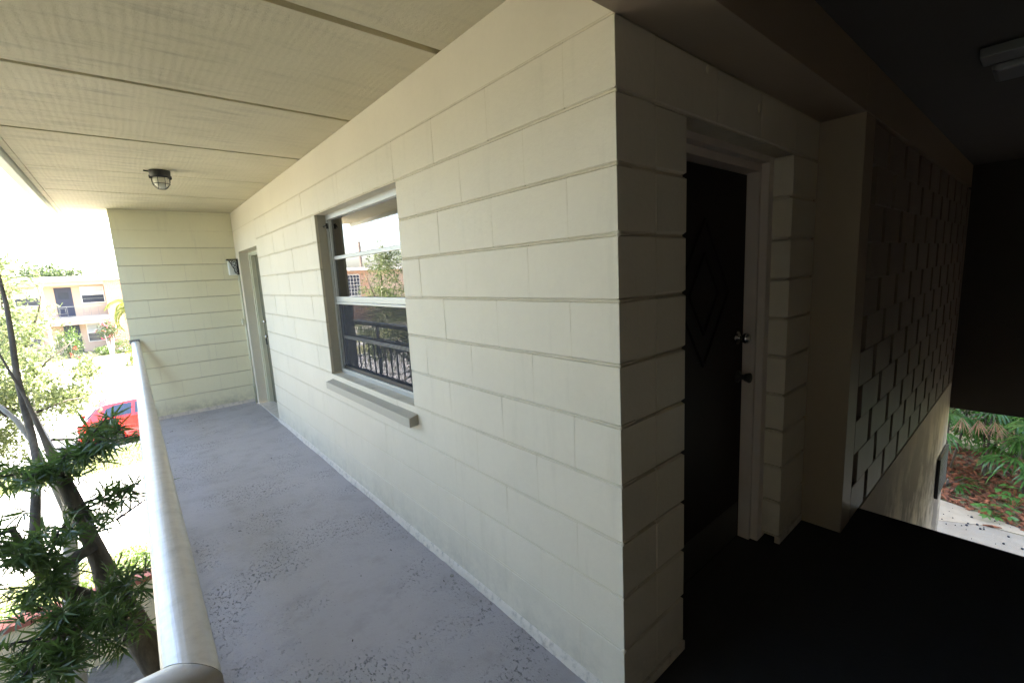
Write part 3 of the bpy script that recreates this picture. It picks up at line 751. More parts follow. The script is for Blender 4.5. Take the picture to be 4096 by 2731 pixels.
# ------------------------------------------------------------------ leaves
def np_leaves(name, P, D, U, L, Wd, mat, parent=None, curl=.15, segs=2, loc=None):
    """many leaves as one mesh: P base points, D directions, U up normals, L length, Wd width"""
    P = np.asarray(P); D = np.asarray(D); U = np.asarray(U); n = len(P)
    L = np.broadcast_to(np.asarray(L, float), (n,)); Wd = np.broadcast_to(np.asarray(Wd, float), (n,))
    D = D / (np.linalg.norm(D, axis=1, keepdims=True) + 1e-9); S = np.cross(D, U); S /= (np.linalg.norm(S, axis=1, keepdims=True) + 1e-9); N = np.cross(S, D)
    if segs == 1:
        ks = [(0, 0, 0), (.5, .5, .0), (1, 0, -curl), (.5, -.5, .0)]; faces = np.array([[0, 1, 2, 3]])
    else:
        ks = [(0, .12, 0), (.35, .5, .03), (.72, .38, -.3 * curl), (1, 0, -curl), (.72, -.38, -.3 * curl), (.35, -.5, .03), (0, -.12, 0)]
        faces = None
    V = np.zeros((n, len(ks), 3))
    for i, (a, b, c) in enumerate(ks):
        V[:, i] = P + D * (L * a)[:, None] + S * (Wd * b)[:, None] + N * (L * c)[:, None]
    me = bpy.data.meshes.new(name); m_ = len(ks)
    if segs == 1: fl_ = [[0, 1, 2, 3]]
    else: fl_ = [[0, 1, 5, 6], [1, 2, 4, 5], [2, 3, 4]]
    me.vertices.add(n * m_); me.vertices.foreach_set('co', V.ravel())
    loops = []; starts = []; tot = []; c0 = 0
    base = (np.arange(n) * m_)[:, None]
    idx = np.concatenate([base + np.array(f)[None] for f in fl_], axis=1).ravel()
    per = [len(f) for f in fl_]; tot = np.tile(per, n); starts = np.concatenate([[0], np.cumsum(tot)[:-1]])
    me.loops.add(len(idx)); me.loops.foreach_set('vertex_index', idx.astype(np.int32))
    me.polygons.add(len(tot)); me.polygons.foreach_set('loop_start', starts.astype(np.int32)); me.polygons.foreach_set('loop_total', tot.astype(np.int32))
    me.update(calc_edges=True); me.validate(); me.materials.append(M[mat])
    o = link(name, me, parent, loc)
    if parent: o['kind'] = 'stuff'
    return o

rs = np.random.RandomState(11)
def unit(n): v = rs.normal(size=(n, 3)); return v / np.linalg.norm(v, axis=1, keepdims=True)
def cloud(name, balls, n, size, mat, parent, aspect=.5, shell=.5, clump=0, loc=None):
    """leaf clumps through the volume of several ellipsoids"""
    wts = np.array([b[1][0] * b[1][1] * b[1][2] for b in balls]) ** .75; wts /= wts.sum()
    P = []
    for (c, r), w_ in zip(balls, wts):
        k = max(3, int(n * w_))
        if clump:
            kc = max(2, int(k / clump)); cc = unit(kc) * (rs.uniform(shell, 1.0, kc)[:, None]) * np.array(r) + np.array(c)
            pick = rs.randint(0, kc, k); pp = cc[pick] + rs.normal(size=(k, 3)) * np.array(r) * .11
        else: pp = unit(k) * (rs.uniform(shell ** 3, 1, k) ** (1 / 3.))[:, None] * np.array(r) + np.array(c)
        P.append(pp)
    P = np.concatenate(P); m_ = len(P)
    return np_leaves(name, P, unit(m_), unit(m_), size * rs.uniform(.6, 1.3, m_), size * aspect * rs.uniform(.7, 1.2, m_), mat, parent, segs=1, loc=loc)

# near tree with lance leaves (rooted beside the walkway)
nt_ = thing('podocarpus_tree', 'dark green lance-leaved tree with crooked grey trunk right outside the railing', 'tree', (-1.50, 2.6, -2.75))
def rel(P, o=(-1.50, 2.6, -2.75)): return [(p[0] - o[0], p[1] - o[1], p[2] - o[2]) for p in P]
tk = [(-1.40, 2.5, -2.75), (-1.33, 2.55, -2.1), (-1.30, 2.58, -1.3), (-1.312, 2.6, -.85), (-1.40, 2.62, -.46), (-1.456, 2.65, -.285), (-1.485, 2.7, -.065), (-1.517, 2.75, .097), (-1.544, 2.8, .257), (-1.581, 2.85, .42), (-1.609, 2.9, .537), (-1.645, 2.97, .70), (-1.70, 3.1, .93), (-1.78, 3.2, 1.2), (-1.85, 3.3, 1.5)]
part('trunk', MB().tube(rel(tk), [.11, .10, .085, .075, .075, .070, .050, .042, .039, .036, .026, .014, .009, .005, .002], 12), 'bark', nt_, smooth=True)
br_ = MB()
br_.tube(rel([(-1.44, 2.64, -.33), (-1.54, 2.58, -.22), (-1.62, 2.54, -.10), (-1.68, 2.5, .04), (-1.72, 2.45, .2), (-1.745, 2.4, .40)]), [.05, .045, .04, .032, .024, .012], 10)
br_.tube(rel([(-1.50, 2.68, .06), (-1.56, 2.64, .045), (-1.64, 2.58, .02), (-1.74, 2.53, -.02)]), [.035, .035, .03, .02], 8)
br_.tube(rel([(-1.70, 2.55, .02), (-1.735, 2.8, .2), (-1.728, 3.0, .365), (-1.725, 3.2, .45), (-1.751, 3.4, .598), (-1.77, 3.5, .82), (-1.787, 3.6, 1.02), (-1.787, 3.7, 1.25), (-1.792, 3.8, 1.48), (-1.80, 3.8, 1.75), (-1.83, 3.85, 2.1)]), [.03, .026, .024, .022, .021, .02, .018, .016, .013, .009, .004], 8)
br_.tube(rel([(-1.38, 2.61, -.5), (-1.44, 2.4, -.3), (-1.52, 2.2, -.14), (-1.66, 2.0, -.05)]), [.035, .025, .018, .008], 8)
part('branch', br_, 'bark', nt_, smooth=True)
tw = MB(); P = []; D = []; U = []; L = []; W_ = []
def rosette(c, d, n=15, l=.115, wd=.0105, droop=.25):
    d = np.array(d, float); d /= np.linalg.norm(d); a = np.cross(d, [0, 0, 1.]); a /= np.linalg.norm(a) + 1e-9; b = np.cross(d, a)
    for i in range(n):
        t = 2.399 * i + rs.uniform(-.3, .3); op = rs.uniform(.5, 1.25); back = rs.uniform(0, .06)
        v = d * math.cos(op) + (a * math.cos(t) + b * math.sin(t)) * math.sin(op); v[2] -= droop * rs.uniform(.2, 1)
        P.append(np.array(c) - d * back); D.append(v); U.append(d + rs.normal(size=3) * .25); L.append(l * rs.uniform(.65, 1.15)); W_.append(wd * rs.uniform(.8, 1.2))
def spray(p0, p1, n, l=.115, r=.05):
    p0 = np.array(p0); p1 = np.array(p1); d = p1 - p0; tw.tube(rel([tuple(p0), tuple((p0 + p1) / 2 + rs.normal(size=3) * .01), tuple(p1)]), [.007, .005, .003], 5)
    for i in range(n):
        t = (i + .6) / n; q = p0 + d * t + rs.normal(size=3) * r * (1 - .5 * t); dd = d / np.linalg.norm(d) + rs.normal(size=3) * .7; dd[2] += .25
        tw.tube(rel([tuple(p0 + d * max(0, t - .15)), tuple(q)]), [.004, .002], 4)
        rosette(q, dd, rs.randint(11, 19), l)
S = [  # start, end, rosettes
 ((-1.60, 2.9, .50), (-1.80, 2.6, .62), 9), ((-1.60, 2.9, .50), (-1.90, 2.9, .58), 9), ((-1.60, 2.88, .50), (-1.52, 2.6, .66), 8), ((-1.58, 2.85, .47), (-1.44, 2.7, .62), 6),
 ((-1.62, 2.92, .55), (-1.68, 2.55, .58), 9), ((-1.50, 2.7, .60), (-1.26, 2.55, .76), 7), ((-1.52, 2.72, .60), (-1.30, 2.62, .82), 6), ((-1.50, 2.75, .58), (-1.36, 2.5, .70), 5),
 ((-1.56, 2.8, .28), (-1.40, 2.7, .33), 7), ((-1.50, 2.75, .27), (-1.24, 2.68, .36), 9), ((-1.56, 2.78, .22), (-1.62, 2.45, .26), 6), ((-1.53, 2.8, .24), (-1.46, 2.5, .24), 6),
 ((-1.72, 2.45, .22), (-1.88, 2.3, .34), 9), ((-1.72, 2.45, .25), (-1.66, 2.2, .36), 9), ((-1.74, 2.4, .38), (-1.84, 2.25, .42), 7), ((-1.70, 2.46, .15), (-1.62, 2.3, .24), 8), ((-1.72, 2.45, .18), (-1.95, 2.4, .22), 8),
 ((-1.46, 2.62, -.26), (-1.42, 2.4, -.04), 7), ((-1.46, 2.62, -.26), (-1.31, 2.45, -.06), 7), ((-1.44, 2.6, -.3), (-1.29, 2.3, -.14), 6), ((-1.44, 2.6, -.3), (-1.42, 2.3, -.18), 7),
 ((-1.52, 2.2, -.12), (-1.62, 2.05, .05), 9), ((-1.52, 2.2, -.12), (-1.74, 2.2, .06), 10), ((-1.60, 2.1, -.08), (-1.82, 2.1, -.02), 10), ((-1.60, 2.05, -.08), (-1.72, 1.9, -.1), 10),
 ((-1.60, 2.05, -.10), (-1.60, 1.85, -.12), 9), ((-1.45, 2.3, -.2), (-1.50, 2.0, -.06), 8), ((-1.55, 2.1, -.15), (-1.80, 1.95, -.16), 9), ((-1.40, 2.4, -.3), (-1.56, 2.1, -.24), 8), ((-1.62, 2.0, -.2), (-1.78, 1.85, -.28), 8),
 ((-1.40, 2.4, -.3), (-1.40, 2.05, -.25), 6), ((-1.36, 2.35, .30), (-1.12, 2.3, .44), 2),
 ((-1.65, 2.5, .0), (-1.60, 2.25, .1), 6), ((-1.50, 2.75, .62), (-1.22, 2.72, .66), 6), ((-1.48, 2.7, .60), (-1.32, 2.45, .86), 5), ((-1.68, 2.5, .0), (-1.82, 2.3, .08), 8)]
for a, b, n in S: spray(a, b, n)
P = np.array(rel(P)); np_leaves('crown', P, np.array(D), np.array(U), np.array(L), np.array(W_), 'podo', nt_, curl=.22, segs=2)
part('twig', tw, 'bark_dark', nt_)

# slender light tree beyond
lt_ = thing('courtyard_tree', 'sunlit small-leaved tree with slender pale trunks beyond the dark lance-leaved tree', 'tree', (-2.3, 5.6, -2.75))
def rel2(P): return rel(P, (-2.3, 5.6, -2.75))
tb = MB(); tb.tube(rel2([(-2.1, 5.2, -2.75), (-2.0, 5.1, -1.6), (-1.86, 5.05, -.6), (-1.85, 5.1, -.13), (-1.96, 5.5, .11), (-2.08, 6.0, .31), (-2.13, 6.5, .57), (-2.16, 7.0, .93), (-2.3, 7.2, 1.5)]), [.08, .07, .05, .036, .032, .028, .022, .016, .008], 9)
tb.tube(rel2([(-1.86, 5.05, -.6), (-1.93, 5.02, -.1), (-1.99, 5.0, .25), (-2.05, 5.0, .45), (-2.13, 5.0, .6), (-2.5, 5.2, .9)]), [.032, .026, .022, .020, .018, .008], 8)
part('trunk', tb, 'bark_light', lt_, smooth=True)
tb = MB()
brs = [((-1.96, 5.5, .11), (-1.55, 5.9, .05)), ((-2.08, 6., .31), (-1.55, 6.3, .35)), ((-2.08, 6., .31), (-2.7, 6.2, .6)), ((-2.13, 6.5, .57), (-1.7, 6.6, 1.0)), ((-2.16, 7, .93), (-1.9, 7, 1.7)), ((-2.16, 7, .93), (-2.6, 7.1, 1.6)), ((-2.1, 5, .5), (-2.6, 5.4, 1.2)), ((-1.99, 5.6, .0), (-1.5, 5.7, -.25)), ((-2.3, 7.2, 1.4), (-2.3, 7.1, 2.2))]
for a, b in brs:
    tb = MB(); mid = tuple((x + y_) / 2 + rs.uniform(-.06, .06) for x, y_ in zip(a, b)); tb.tube(rel2([a, mid, b]), [.016, .010, .004], 6); part('branch', tb, 'bark', lt_, smooth=True)
balls = [((-2.3, 6.6, .5), (.62, .9, .55)), ((-2.75, 6.3, .9), (.7, .9, .7)), ((-2.1, 6.4, .45), (.35, .7, .35)), ((-1.80, 6.6, .30), (.16, .5, .16)), ((-2.2, 7.0, 1.15), (.4, .6, .5)), ((-2.3, 6.9, 1.8), (.35, .5, .35)), ((-3.3, 6.2, .6), (.7, .9, .9)), ((-2.45, 6.0, .05), (.35, .6, .3)), ((-1.66, 6.7, .62), (.10, .4, .12)), ((-2.9, 5.6, .0), (.5, .6, .5))]
P = []
for c, r in balls:
    k = int(250 * (r[0] * r[1] * r[2] / .25) ** .6) + 30; kc = unit(k) * (rs.uniform(.25, 1, k)[:, None]) * np.array(r) + np.array(c)
    for q_ in kc:
        d = rs.normal(size=3); d /= np.linalg.norm(d); m_ = rs.randint(7, 15); t = rs.uniform(0, .16, m_); P.append(q_ + d * t[:, None] + rs.normal(size=(m_, 3)) * .022)
P = np.concatenate(P); m_ = len(P)
np_leaves('crown', np.array(P) - np.array([-2.3, 5.6, -2.75]), unit(m_), unit(m_), .046 * rs.uniform(.7, 1.4, m_), .024 * rs.uniform(.8, 1.2, m_), 'lightleaf', lt_, segs=1)

# courtyard tree reflected in the window (stands to the west)
def leafy_tree(name, label, base, hgt, balls, n, size, mat, trunk_r, bk='bark', shell=.4, clump=22):
    t = thing(name, label, 'tree', base)
    tb = MB(); top = (base[0], base[1], base[2] + hgt)
    tb.tube([(0, 0, 0), (.03 * hgt, .02 * hgt, hgt * .3), (-.02 * hgt, 0, hgt * .6), (0, 0, hgt * .9)], [trunk_r, trunk_r * .8, trunk_r * .5, trunk_r * .15], 8)
    part('trunk', tb, bk, t, smooth=True)
    bb = MB()
    for c, r in balls:
        bb.tube([(0, 0, hgt * .35), ((c[0] - base[0]) * .6, (c[1] - base[1]) * .6, (hgt * .35 + c[2] - base[2]) / 2), (c[0] - base[0], c[1] - base[1], c[2] - base[2])], [trunk_r * .5, trunk_r * .3, trunk_r * .1], 6)
    part('branch', bb, bk, t, smooth=True)
    o = cloud('crown', balls, n, size, mat, t, .55, shell, clump); o.location = (-base[0], -base[1], -base[2])
    return t
leafy_tree('courtyard_tree', 'open bushy tree in the courtyard, seen only as a reflection in the window', (-6.1, 10.2, -2.76), 5.2,
           [((-6.1, 10.2, 1.0), (1.0, .8, 1.1)), ((-6.6, 10.3, .2), (1.0, .7, .9)), ((-5.2, 10.0, -1.0), (.8, .6, .7)), ((-6.4, 10.2, 1.8), (.6, .6, .7)), ((-7.6, 10.2, .3), (.9, .7, 1.2))], 9000, .055, 'lightleaf', .09, shell=.3, clump=16)

leafy_tree('added_shade_tree', 'dense unseen tree added to shade the near end of the walkway, beside the wing', (-4.3, 1.9, -2.76), 6, [((-4.0, .8, 1.0), (1.6, 1.8, 2.2)), ((-4.3, 3.0, .6), (1.3, 1.5, 2.0)), ((-4.0, 2.0, -1.2), (1.5, 2.3, 1.2)), ((-4.4, 1.4, 3.0), (1.7, 2.0, 1.2))], 9000, .16, 'oak', .15, shell=.35, clump=14)  # unseen crown, added to block western light from the corner wall
# ------------------------------------------------------------------ ground
G = -2.75
gm = MB().box(-400, 400, -250, 900, -3.2, -2.90)
struct('ground', gm, 'lawn', 'flat ground reaching to the horizon')
lb = MB(); lb.box(-200, 200, -60, 15.62, -3.19, G - .006)
struct('lawn', lb, 'lawn', 'sunlit near lawn')
struct('road', MB().box(-200, 200, 15.8, 25.0, -3.19, -2.875), 'asphalt', 'sun bleached road')
struct('kerb', MB().box(-200, 200, 15.621, 15.80, -3.18, -2.75), 'drive', 'near kerb', bevel=.01)
struct('kerb', MB().box(-200, 200, 24.9, 25.1, -3.18, -2.76), 'drive', 'far kerb', bevel=.01)
struct('far_lawn', MB().box(-200, 200, 25.1, 400, -3.17, -2.78), 'lawn', 'lawn across the road')
struct('far_pavement', MB().box(-200, 200, 28.6, 30.1, -3.0, -2.776), 'drive', 'pavement across the road')
struct('far_walk', MB().box(-200, 200, 36.5, 41.0, -3.0, -2.774), 'drive', 'pale paving before the apartment building opposite')
struct('driveway', MB().box(-60, 60, 8.9, 13.7, -3.0, G - .001), 'drive', 'pale sunlit concrete driveway')
struct('patio', MB().box(-60, -1.0, -20, 5.95, -3.0, G), 'grey_conc', 'weathered concrete courtyard floor under the railing')
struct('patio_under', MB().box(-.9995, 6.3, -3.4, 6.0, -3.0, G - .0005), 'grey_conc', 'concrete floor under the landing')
struct('lower_wall', MB().box(-.3, .0, .0, 6.9, -2.75, -.2405), 'cream_wall', 'cream ground floor wall below the walkway')

lwall = thing('planter_wall', 'low cream stucco wall with red brick cap below the walkway', 'wall', (-2.2, 6.0, G))
part('stucco_face', box(-6, 1.0, -.05, .10, 0, .80), 'cream_wall', lwall)
bk_ = box(0, .205, -.07, .13, .8015, .862).mesh('brick', 'cap_brick')
bmesh_b = bk_
i = 0; x = -3.0
while x < 1.0: link('brick', bk_, lwall, (x, rnd.uniform(-.004, .004), rnd.uniform(-.001, .002))); x += .215

# low sunlit bushes between patio and driveway
for i, (x, y, r, l) in enumerate([(-2.1, 7.3, .42, 'small sunlit bush behind the low wall, left of the railing'), (-1.55, 7.7, .36, 'small sunlit bush close to the railing behind the low wall'), (-2.9, 7.2, .5, 'rounded sunlit bush farthest left behind the low wall')]):
    b = thing('bush', l, 'bush', (x, y, G), 'bushes behind the low wall')
    cloud('foliage', [((0, 0, .22), (r, r * .8, .26))], 1100, .05, 'hedge', b, .6, .3, 10)
    s = MB()
    for k in range(5): a = k * 1.26; s.tube([(0, 0, 0), (.5 * r * math.cos(a), .5 * r * math.sin(a), .3)], [.01, .004], 5)
    part('stem', s, 'bark', b)
# grass blades along lawn edges
def grass(name, x0, x1, y0, y1, z, n, h, label):
    P = np.stack([rs.uniform(x0, x1, n), rs.uniform(y0, y1, n), np.full(n, z)], 1); D = rs.normal(size=(n, 3)) * .45; D[:, 2] = 1
    o = np_leaves(name, P, D, unit(n), h * rs.uniform(.5, 1.3, n), .012, 'hedge', None, segs=1); tag(o, label, None, None, 'stuff'); return o
o = grass('grass', -5, -1.0, 13.5, 15.65, G - .006, 9000, .06, 'grass of the sunlit verge beside the red car'); o['category'] = 'grass'
o = grass('grass', -5, -1.0, 6.2, 8.95, G - .006, 7000, .07, 'grass between the low wall and the driveway'); o['category'] = 'grass'

# ------------------------------------------------------------------ red car (seen from its side, tail to the left)
car = thing('parked_car', 'red hatchback parked at the kerb behind the leaves', 'car', (-.65, 17.0, -2.875))
car.rotation_euler = (0, 0, 0)
def sx(x): return x
L0 = -2.02
body = [(L0, .30), (L0 - .04, .42), (L0 - .02, .62), (L0 + .06, .80), (L0 + .10, .86), (L0 + 1.2, .84), (L0 + 2.6, .80), (L0 + 3.4, .74), (L0 + 3.95, .60), (L0 + 4.02, .40), (L0 + 3.98, .24), (L0 + 3.5, .18), (L0 + .3, .18)]
def arch(cx, r=.345): return [(cx + r * math.cos(a), .28 + r * math.sin(a)) for a in [math.pi * k / 10 for k in range(11)]]
low = []
W0, W1 = L0 + .58, L0 + 3.20
pts = body[:11] + [(W1 + .36, .18)] + arch(W1)[0:11] + [(W1 - .36, .18), (W0 + .36, .18)] + arch(W0)[0:11] + [(W0 - .36, .2)]
def loft(mb, rings):
    n = len(rings[0]); o = len(mb.v)
    for r in rings: mb.v += r
    for i in range(len(rings) - 1):
        for k in range(n): mb.f.append((o + i * n + k, o + i * n + (k + 1) % n, o + (i + 1) * n + (k + 1) % n, o + (i + 1) * n + k))
    mb.f.append(tuple(o + k for k in range(n))); mb.f.append(tuple(o + (len(rings) - 1) * n + k for k in range(n))[::-1])
cb = MB(); cxm, czm = 0.0, .5
rings = []
for y, sx_, sz_ in ((-.80, .975, .96), (-.845, .995, .985), (-.86, 1, 1), (.86, 1, 1), (.845, .995, .985), (.80, .975, .96)):
    rings.append([(cxm + (p[0] - cxm) * sx_, y + (.06 if y < 0 else -.06) * max(0, (p[1] - .62)) / .25, czm + (p[1] - czm) * sz_ if p[1] > .5 else p[1]) for p in pts])
loft(cb, rings)
o = part('body', cb, 'car_red', car); smooth_angle(o, 35)
gh = [(L0 + .12, .84), (L0 + .42, 1.16), (L0 + .62, 1.235), (L0 + 1.3, 1.27), (L0 + 1.95, 1.24), (L0 + 2.75, .82)]
cb = MB(); rings = []
for y, k in ((-.80, 0), (-.60, 1), (.60, 1), (.80, 0)):
    pass
def gring(y_low, y_high):
    out = []
    for x, z in gh: t = (z - .82) / .45; out.append((x, y_low + (y_high - y_low) * t, z))
    return out
loft(cb, [gring(-.79, -.56), gring(.79, .56)])
o = part('cabin', cb, 'car_red', car, bevel=.015)
def side(poly, y_low, y_high, off=.004):
    out = []
    for x, z in poly: t = (z - .82) / .45; s_ = -1 if y_low < 0 else 1; out.append((x, y_low + (y_high - y_low) * t + s_ * off, z))
    return out
wp = [[(L0 + .50, .90), (L0 + .60, 1.13), (L0 + .80, 1.195), (L0 + 1.18, 1.205), (L0 + 1.14, .90)], [(L0 + 1.22, .90), (L0 + 1.26, 1.21), (L0 + 1.85, 1.18), (L0 + 2.35, .91)]]
for s_ in (-1, 1):
    for poly in wp:
        a = side(poly, s_ * .79, s_ * .56); b = side(poly, s_ * .79, s_ * .56, .0105); n = len(a)
        mb = MB().add(a + b, [tuple(range(n)), tuple(range(n, 2 * n))[::-1]] + [(i, (i + 1) % n, n + (i + 1) % n, n + i) for i in range(n)]); part('side_window', mb, 'car_glass', car)
rw = MB().add([(L0 + .165, -.66, .90), (L0 + .165, .66, .90), (L0 + .40, .52, 1.14), (L0 + .40, -.52, 1.14)] + [(L0 + .135, -.66, .91), (L0 + .135, .66, .91), (L0 + .38, .52, 1.155), (L0 + .38, -.52, 1.155)], [(0, 1, 2, 3), (7, 6, 5, 4), (0, 4, 5, 1), (1, 5, 6, 2), (2, 6, 7, 3), (3, 7, 4, 0)])
part('rear_window', rw, 'car_glass', car)
for x in (W0, W1):
    for s_ in (-1, 1):
        y = s_ * .76
        wh = part('wheel', MB().lathe((x, y, .285), [(.20, -.10), (.28, -.095), (.292, -.06), (.292, .06), (.28, .095), (.20, .10)], 'Y', 28), 'tyre', car, smooth=True)
        rm = MB().lathe((x, y + s_ * .075, .285), [(.205, -.02 * s_), (.205, .022 * s_), (.19, .026 * s_), (.185, .004 * s_)], 'Y', 28)
        for k in range(5):
            a = 2 * math.pi * k / 5 + .3; u0 = Vector((math.cos(a), 0, math.sin(a))); v0 = Vector((-math.sin(a), 0, math.cos(a))); c0 = Vector((x, y + s_ * .095, .285))
            rm.add([c0 + u0 * .03 - v0 * .035, c0 + u0 * .03 + v0 * .035, c0 + u0 * .19 + v0 * .022, c0 + u0 * .19 - v0 * .022], [(0, 1, 2, 3)])
        rm.lathe((x, y + s_ * .09, .285), [(.05, 0), (.045, .015 * s_), (.01, .02 * s_)], 'Y', 12)
        part('rim', rm, 'rim', wh)
part('tail_lamp', MB().box(L0 - .045, L0 + .16, -.865, -.70, .60, .78), 'tail', car, bevel=.02)
part('tail_lamp', MB().box(L0 - .045, L0 + .16, .70, .865, .60, .78), 'tail', car, bevel=.02)
dl_ = MB()
for x in (L0 + 1.18, L0 + 2.32): dl_.box(x, x + .008, -.8635, -.85, .26, .84)
dl_.box(L0 + 1.0, W1 - .42, -.866, -.85, .36, .375)
part('door_gap', dl_, 'tyre', car)
part('bumper', MB().box(L0 - .075, L0 + .22, -.84, .84, .26, .46), 'car_red', car, bevel=.04)
part('underbody', MB().box(L0 + .25, L0 + 3.7, -.70, .70, .15, .40), 'tyre', car)
part('door_handle', MB().box(L0 + 1.30, L0 + 1.45, -.885, -.86, .70, .73), 'car_red', car, bevel=.008)

# ------------------------------------------------------------------ apartment building opposite
ap = thing('apartment_building', 'two storey peach apartment building with white roof edge across the road', 'building', (0, 45, 0))
K = 1.028
def X(x): return (x + 1.145) * K - 1.145
def Z(z): return 1.525 + (z - 1.525) * K
YW = 1.30       # recessed wall plane (relative)
part('wall', box(-14.5, -2.40, YW, YW + 6, -2.9, 2.5), 'peach', ap)
part('brick_wing', box(-2.42, 5.0, .0, 7, -2.9, 2.53), 'brick', ap)
part('brick_wing', box(-18.0, -14.5, .0, 7, -2.9, 2.53), 'brick', ap)
tag(part('stucco_wing', box(-30.0, -18.0, .01, 7, -2.9, 2.53), 'peach', ap), 'plain peach wing carrying black letters')
part('roof', box(-31, 6, -.55, 9, 2.545, 2.88), 'white_trim', ap)
part('eave_beam', box(-14.5, -2.42, -.0, .25, 2.26, 2.54), 'peach', ap)
part('balcony_slab', box(-14.5, -2.42, .0, YW, -.34, -.08), 'white_trim', ap)
part('soffit_beam', box(-14.5, -2.42, .12, .3, -.62, -.342), 'peach', ap)
for x in (-5.84, -9.9, -13.9):
    part('column', box(x, x + .17, .0, .22, -2.9, 2.26), 'white_trim', ap)
    for z in (): pass
def far_door(x0, x1, z0, z1):
    d = part('door', box(x0, x1, YW - .04, YW - .001, z0, z1), 'navy', ap)
    part('door_inset', box(x0 + .18, x1 - .18, YW - .055, YW - .041, z0 + 1.35, z0 + 1.85), 'far_glass', d)
    part('door_knob', box(x0 + .06, x0 + .12, YW - .08, YW - .041, z0 + .95, z0 + 1.0), 'chrome', d)
def far_window(x0, x1, z0, z1, blind=True, yy=YW):
    f = MB(); t = .05
    for a in ((x0 - t, x1 + t, z1, z1 + t), (x0 - t, x1 + t, z0 - t, z0), (x0 - t, x0, z0, z1), (x1, x1 + t, z0, z1), (x0, x1, (z0 + z1) / 2 - .025, (z0 + z1) / 2 + .025)): f.box(a[0], a[1], yy - .07, yy - .001, a[2], a[3])
    w_ = part('window', f, 'white_trim', ap)
    zm = (z0 + z1) / 2
    part('pane', box(x0, x1, yy - .04, yy - .002, z0, zm - .025), 'far_glass', w_)
    part('pane', box(x0, x1, yy - .04, yy - .002, zm + .025, z1), 'far_blind' if blind else 'far_glass', w_)
    part('muntin', MB().box(x0, x1, yy - .05, yy - .041, (z0 + zm) / 2 - .012, (z0 + zm) / 2 + .012), 'iron_grey', w_); part('muntin', MB().box(x0, x1, yy - .05, yy - .041, (z1 + zm) / 2 - .012, (z1 + zm) / 2 + .012), 'iron_grey', w_)
far_door(X(-5.12), X(-4.22), -.08, Z(2.1)); far_window(X(-3.72), X(-2.52), Z(.95), Z(2.08))
far_window(X(-7.1), X(-5.95), Z(.95), Z(2.06)); far_door(X(-9.2), X(-8.3), -.08, Z(2.1)); far_window(X(-11.4), X(-10.2), Z(.95), Z(2.06))
far_window(X(-3.75), X(-2.75), Z(-1.9), Z(-.68)); far_door(X(-5.0), X(-4.15), -2.8, Z(-.62)); far_window(X(-7.6), X(-6.2), Z(-1.9), Z(-.7)); far_door(X(-9.3), X(-8.4), -2.8, Z(-.62))
# gridded white window of the brick wing
f = MB(); f.box(-17.05, -15.0, -.06, -.001, 2.10, 2.2); f.box(-17.05, -15.0, -.06, -.001, -.05, .03)
for i in range(7): x = -17.05 + i * .325; f.box(x, x + .04, -.05, -.001, .031, 2.099)
for i in range(1, 6): z = .03 + i * .35; f.box(-17.0, -15.0, -.048, -.0015, z, z + .035)
gw = part('window', f, 'white_trim', ap); part('pane', box(-17.0, -15.05, -.03, -.002, .04, 2.09), 'far_glass', gw)
rr = MB(); rr.box(-14.4, -2.5, .02, .05, .70, .74); rr.box(-14.4, -2.5, .02, .05, .0, .03)
x = -14.3; k = 0
while x < -2.6:
    rr.box(x, x + .015, .028, .042, .03, .70)
    if k % 3 == 1: rr.box(x + .05, x + .35, .028, .042, .60, .615); rr.box(x + .05, x + .065, .028, .042, .2, .6); rr.box(x + .335, x + .35, .028, .042, .2, .6); rr.box(x + .05, x + .35, .028, .042, .2, .215)
    x += .42; k += 1
part('balcony_railing', rr, 'iron_grey', ap)
def letters(txt, x_right, z, size, label):
    cu = bpy.data.curves.new('letters', 'FONT'); cu.body = txt; cu.size = size; cu.extrude = .02; cu.align_x = 'RIGHT'; cu.space_character = 1.15; cu.offset = .008
    t = bpy.data.objects.new('letters', cu); COL.objects.link(t); bpy.context.view_layer.update()
    me = bpy.data.meshes.new_from_object(t.evaluated_get(bpy.context.evaluated_depsgraph_get())); bpy.data.objects.remove(t)
    me.materials.clear(); me.materials.append(M['letters'])
    o = link('letters', me, ap, (x_right, -.03, z)); o.rotation_euler = (R(90), 0, 0); return o
letters('APTS', -19.02, .14, .56, ''); letters('RE', -20.25, -.42, .46, '')

# things around it
def shrub(label, c, r, n, size, mat='hedge', group=None, flowers=None, name='bush', cat='bush'):
    b = thing(name, label, cat, (c[0], c[1], -2.78), group)
    cloud('foliage', [((0, 0, c[2]), r)], n, size, mat, b, .6, .4, 14)
    s = MB()
    for k in range(4): a = k * 1.57 + .4; s.tube([(0.08 * math.cos(a), .08 * math.sin(a), 0), (.4 * r[0] * math.cos(a), .3 * r[1] * math.sin(a), c[2] * .9)], [.05, .02], 6)
    part('stem', s, 'bark_light', b, smooth=True)
    if flowers: 
        n_ = flowers[1]; d = unit(n_); P = d * np.array(r) * rs.uniform(.75, 1.05, (n_, 1)) + np.array([0, 0, c[2]])
        kk = np.repeat(P, 6, axis=0) + rs.normal(size=(n_ * 6, 3)) * .05
        np_leaves('flower', kk, unit(len(kk)), unit(len(kk)), .09, .08, flowers[0], b, segs=1)
    return b
shrub('multi-stemmed flowering tree with pink blossoms before the apartment building', (-2.50, 41.0, 1.75), (.62, .6, .75), 1500, .10, 'oak', None, ('pink', 26), 'flowering_tree', 'tree')
shrub('round green bush right under the pink flowering tree', (-2.95, 42.2, .3), (.55, .5, .45), 900, .09)
shrub('round green bush to the right of the pink flowering tree', (-1.9, 42.4, .4), (.65, .5, .6), 1000, .09)
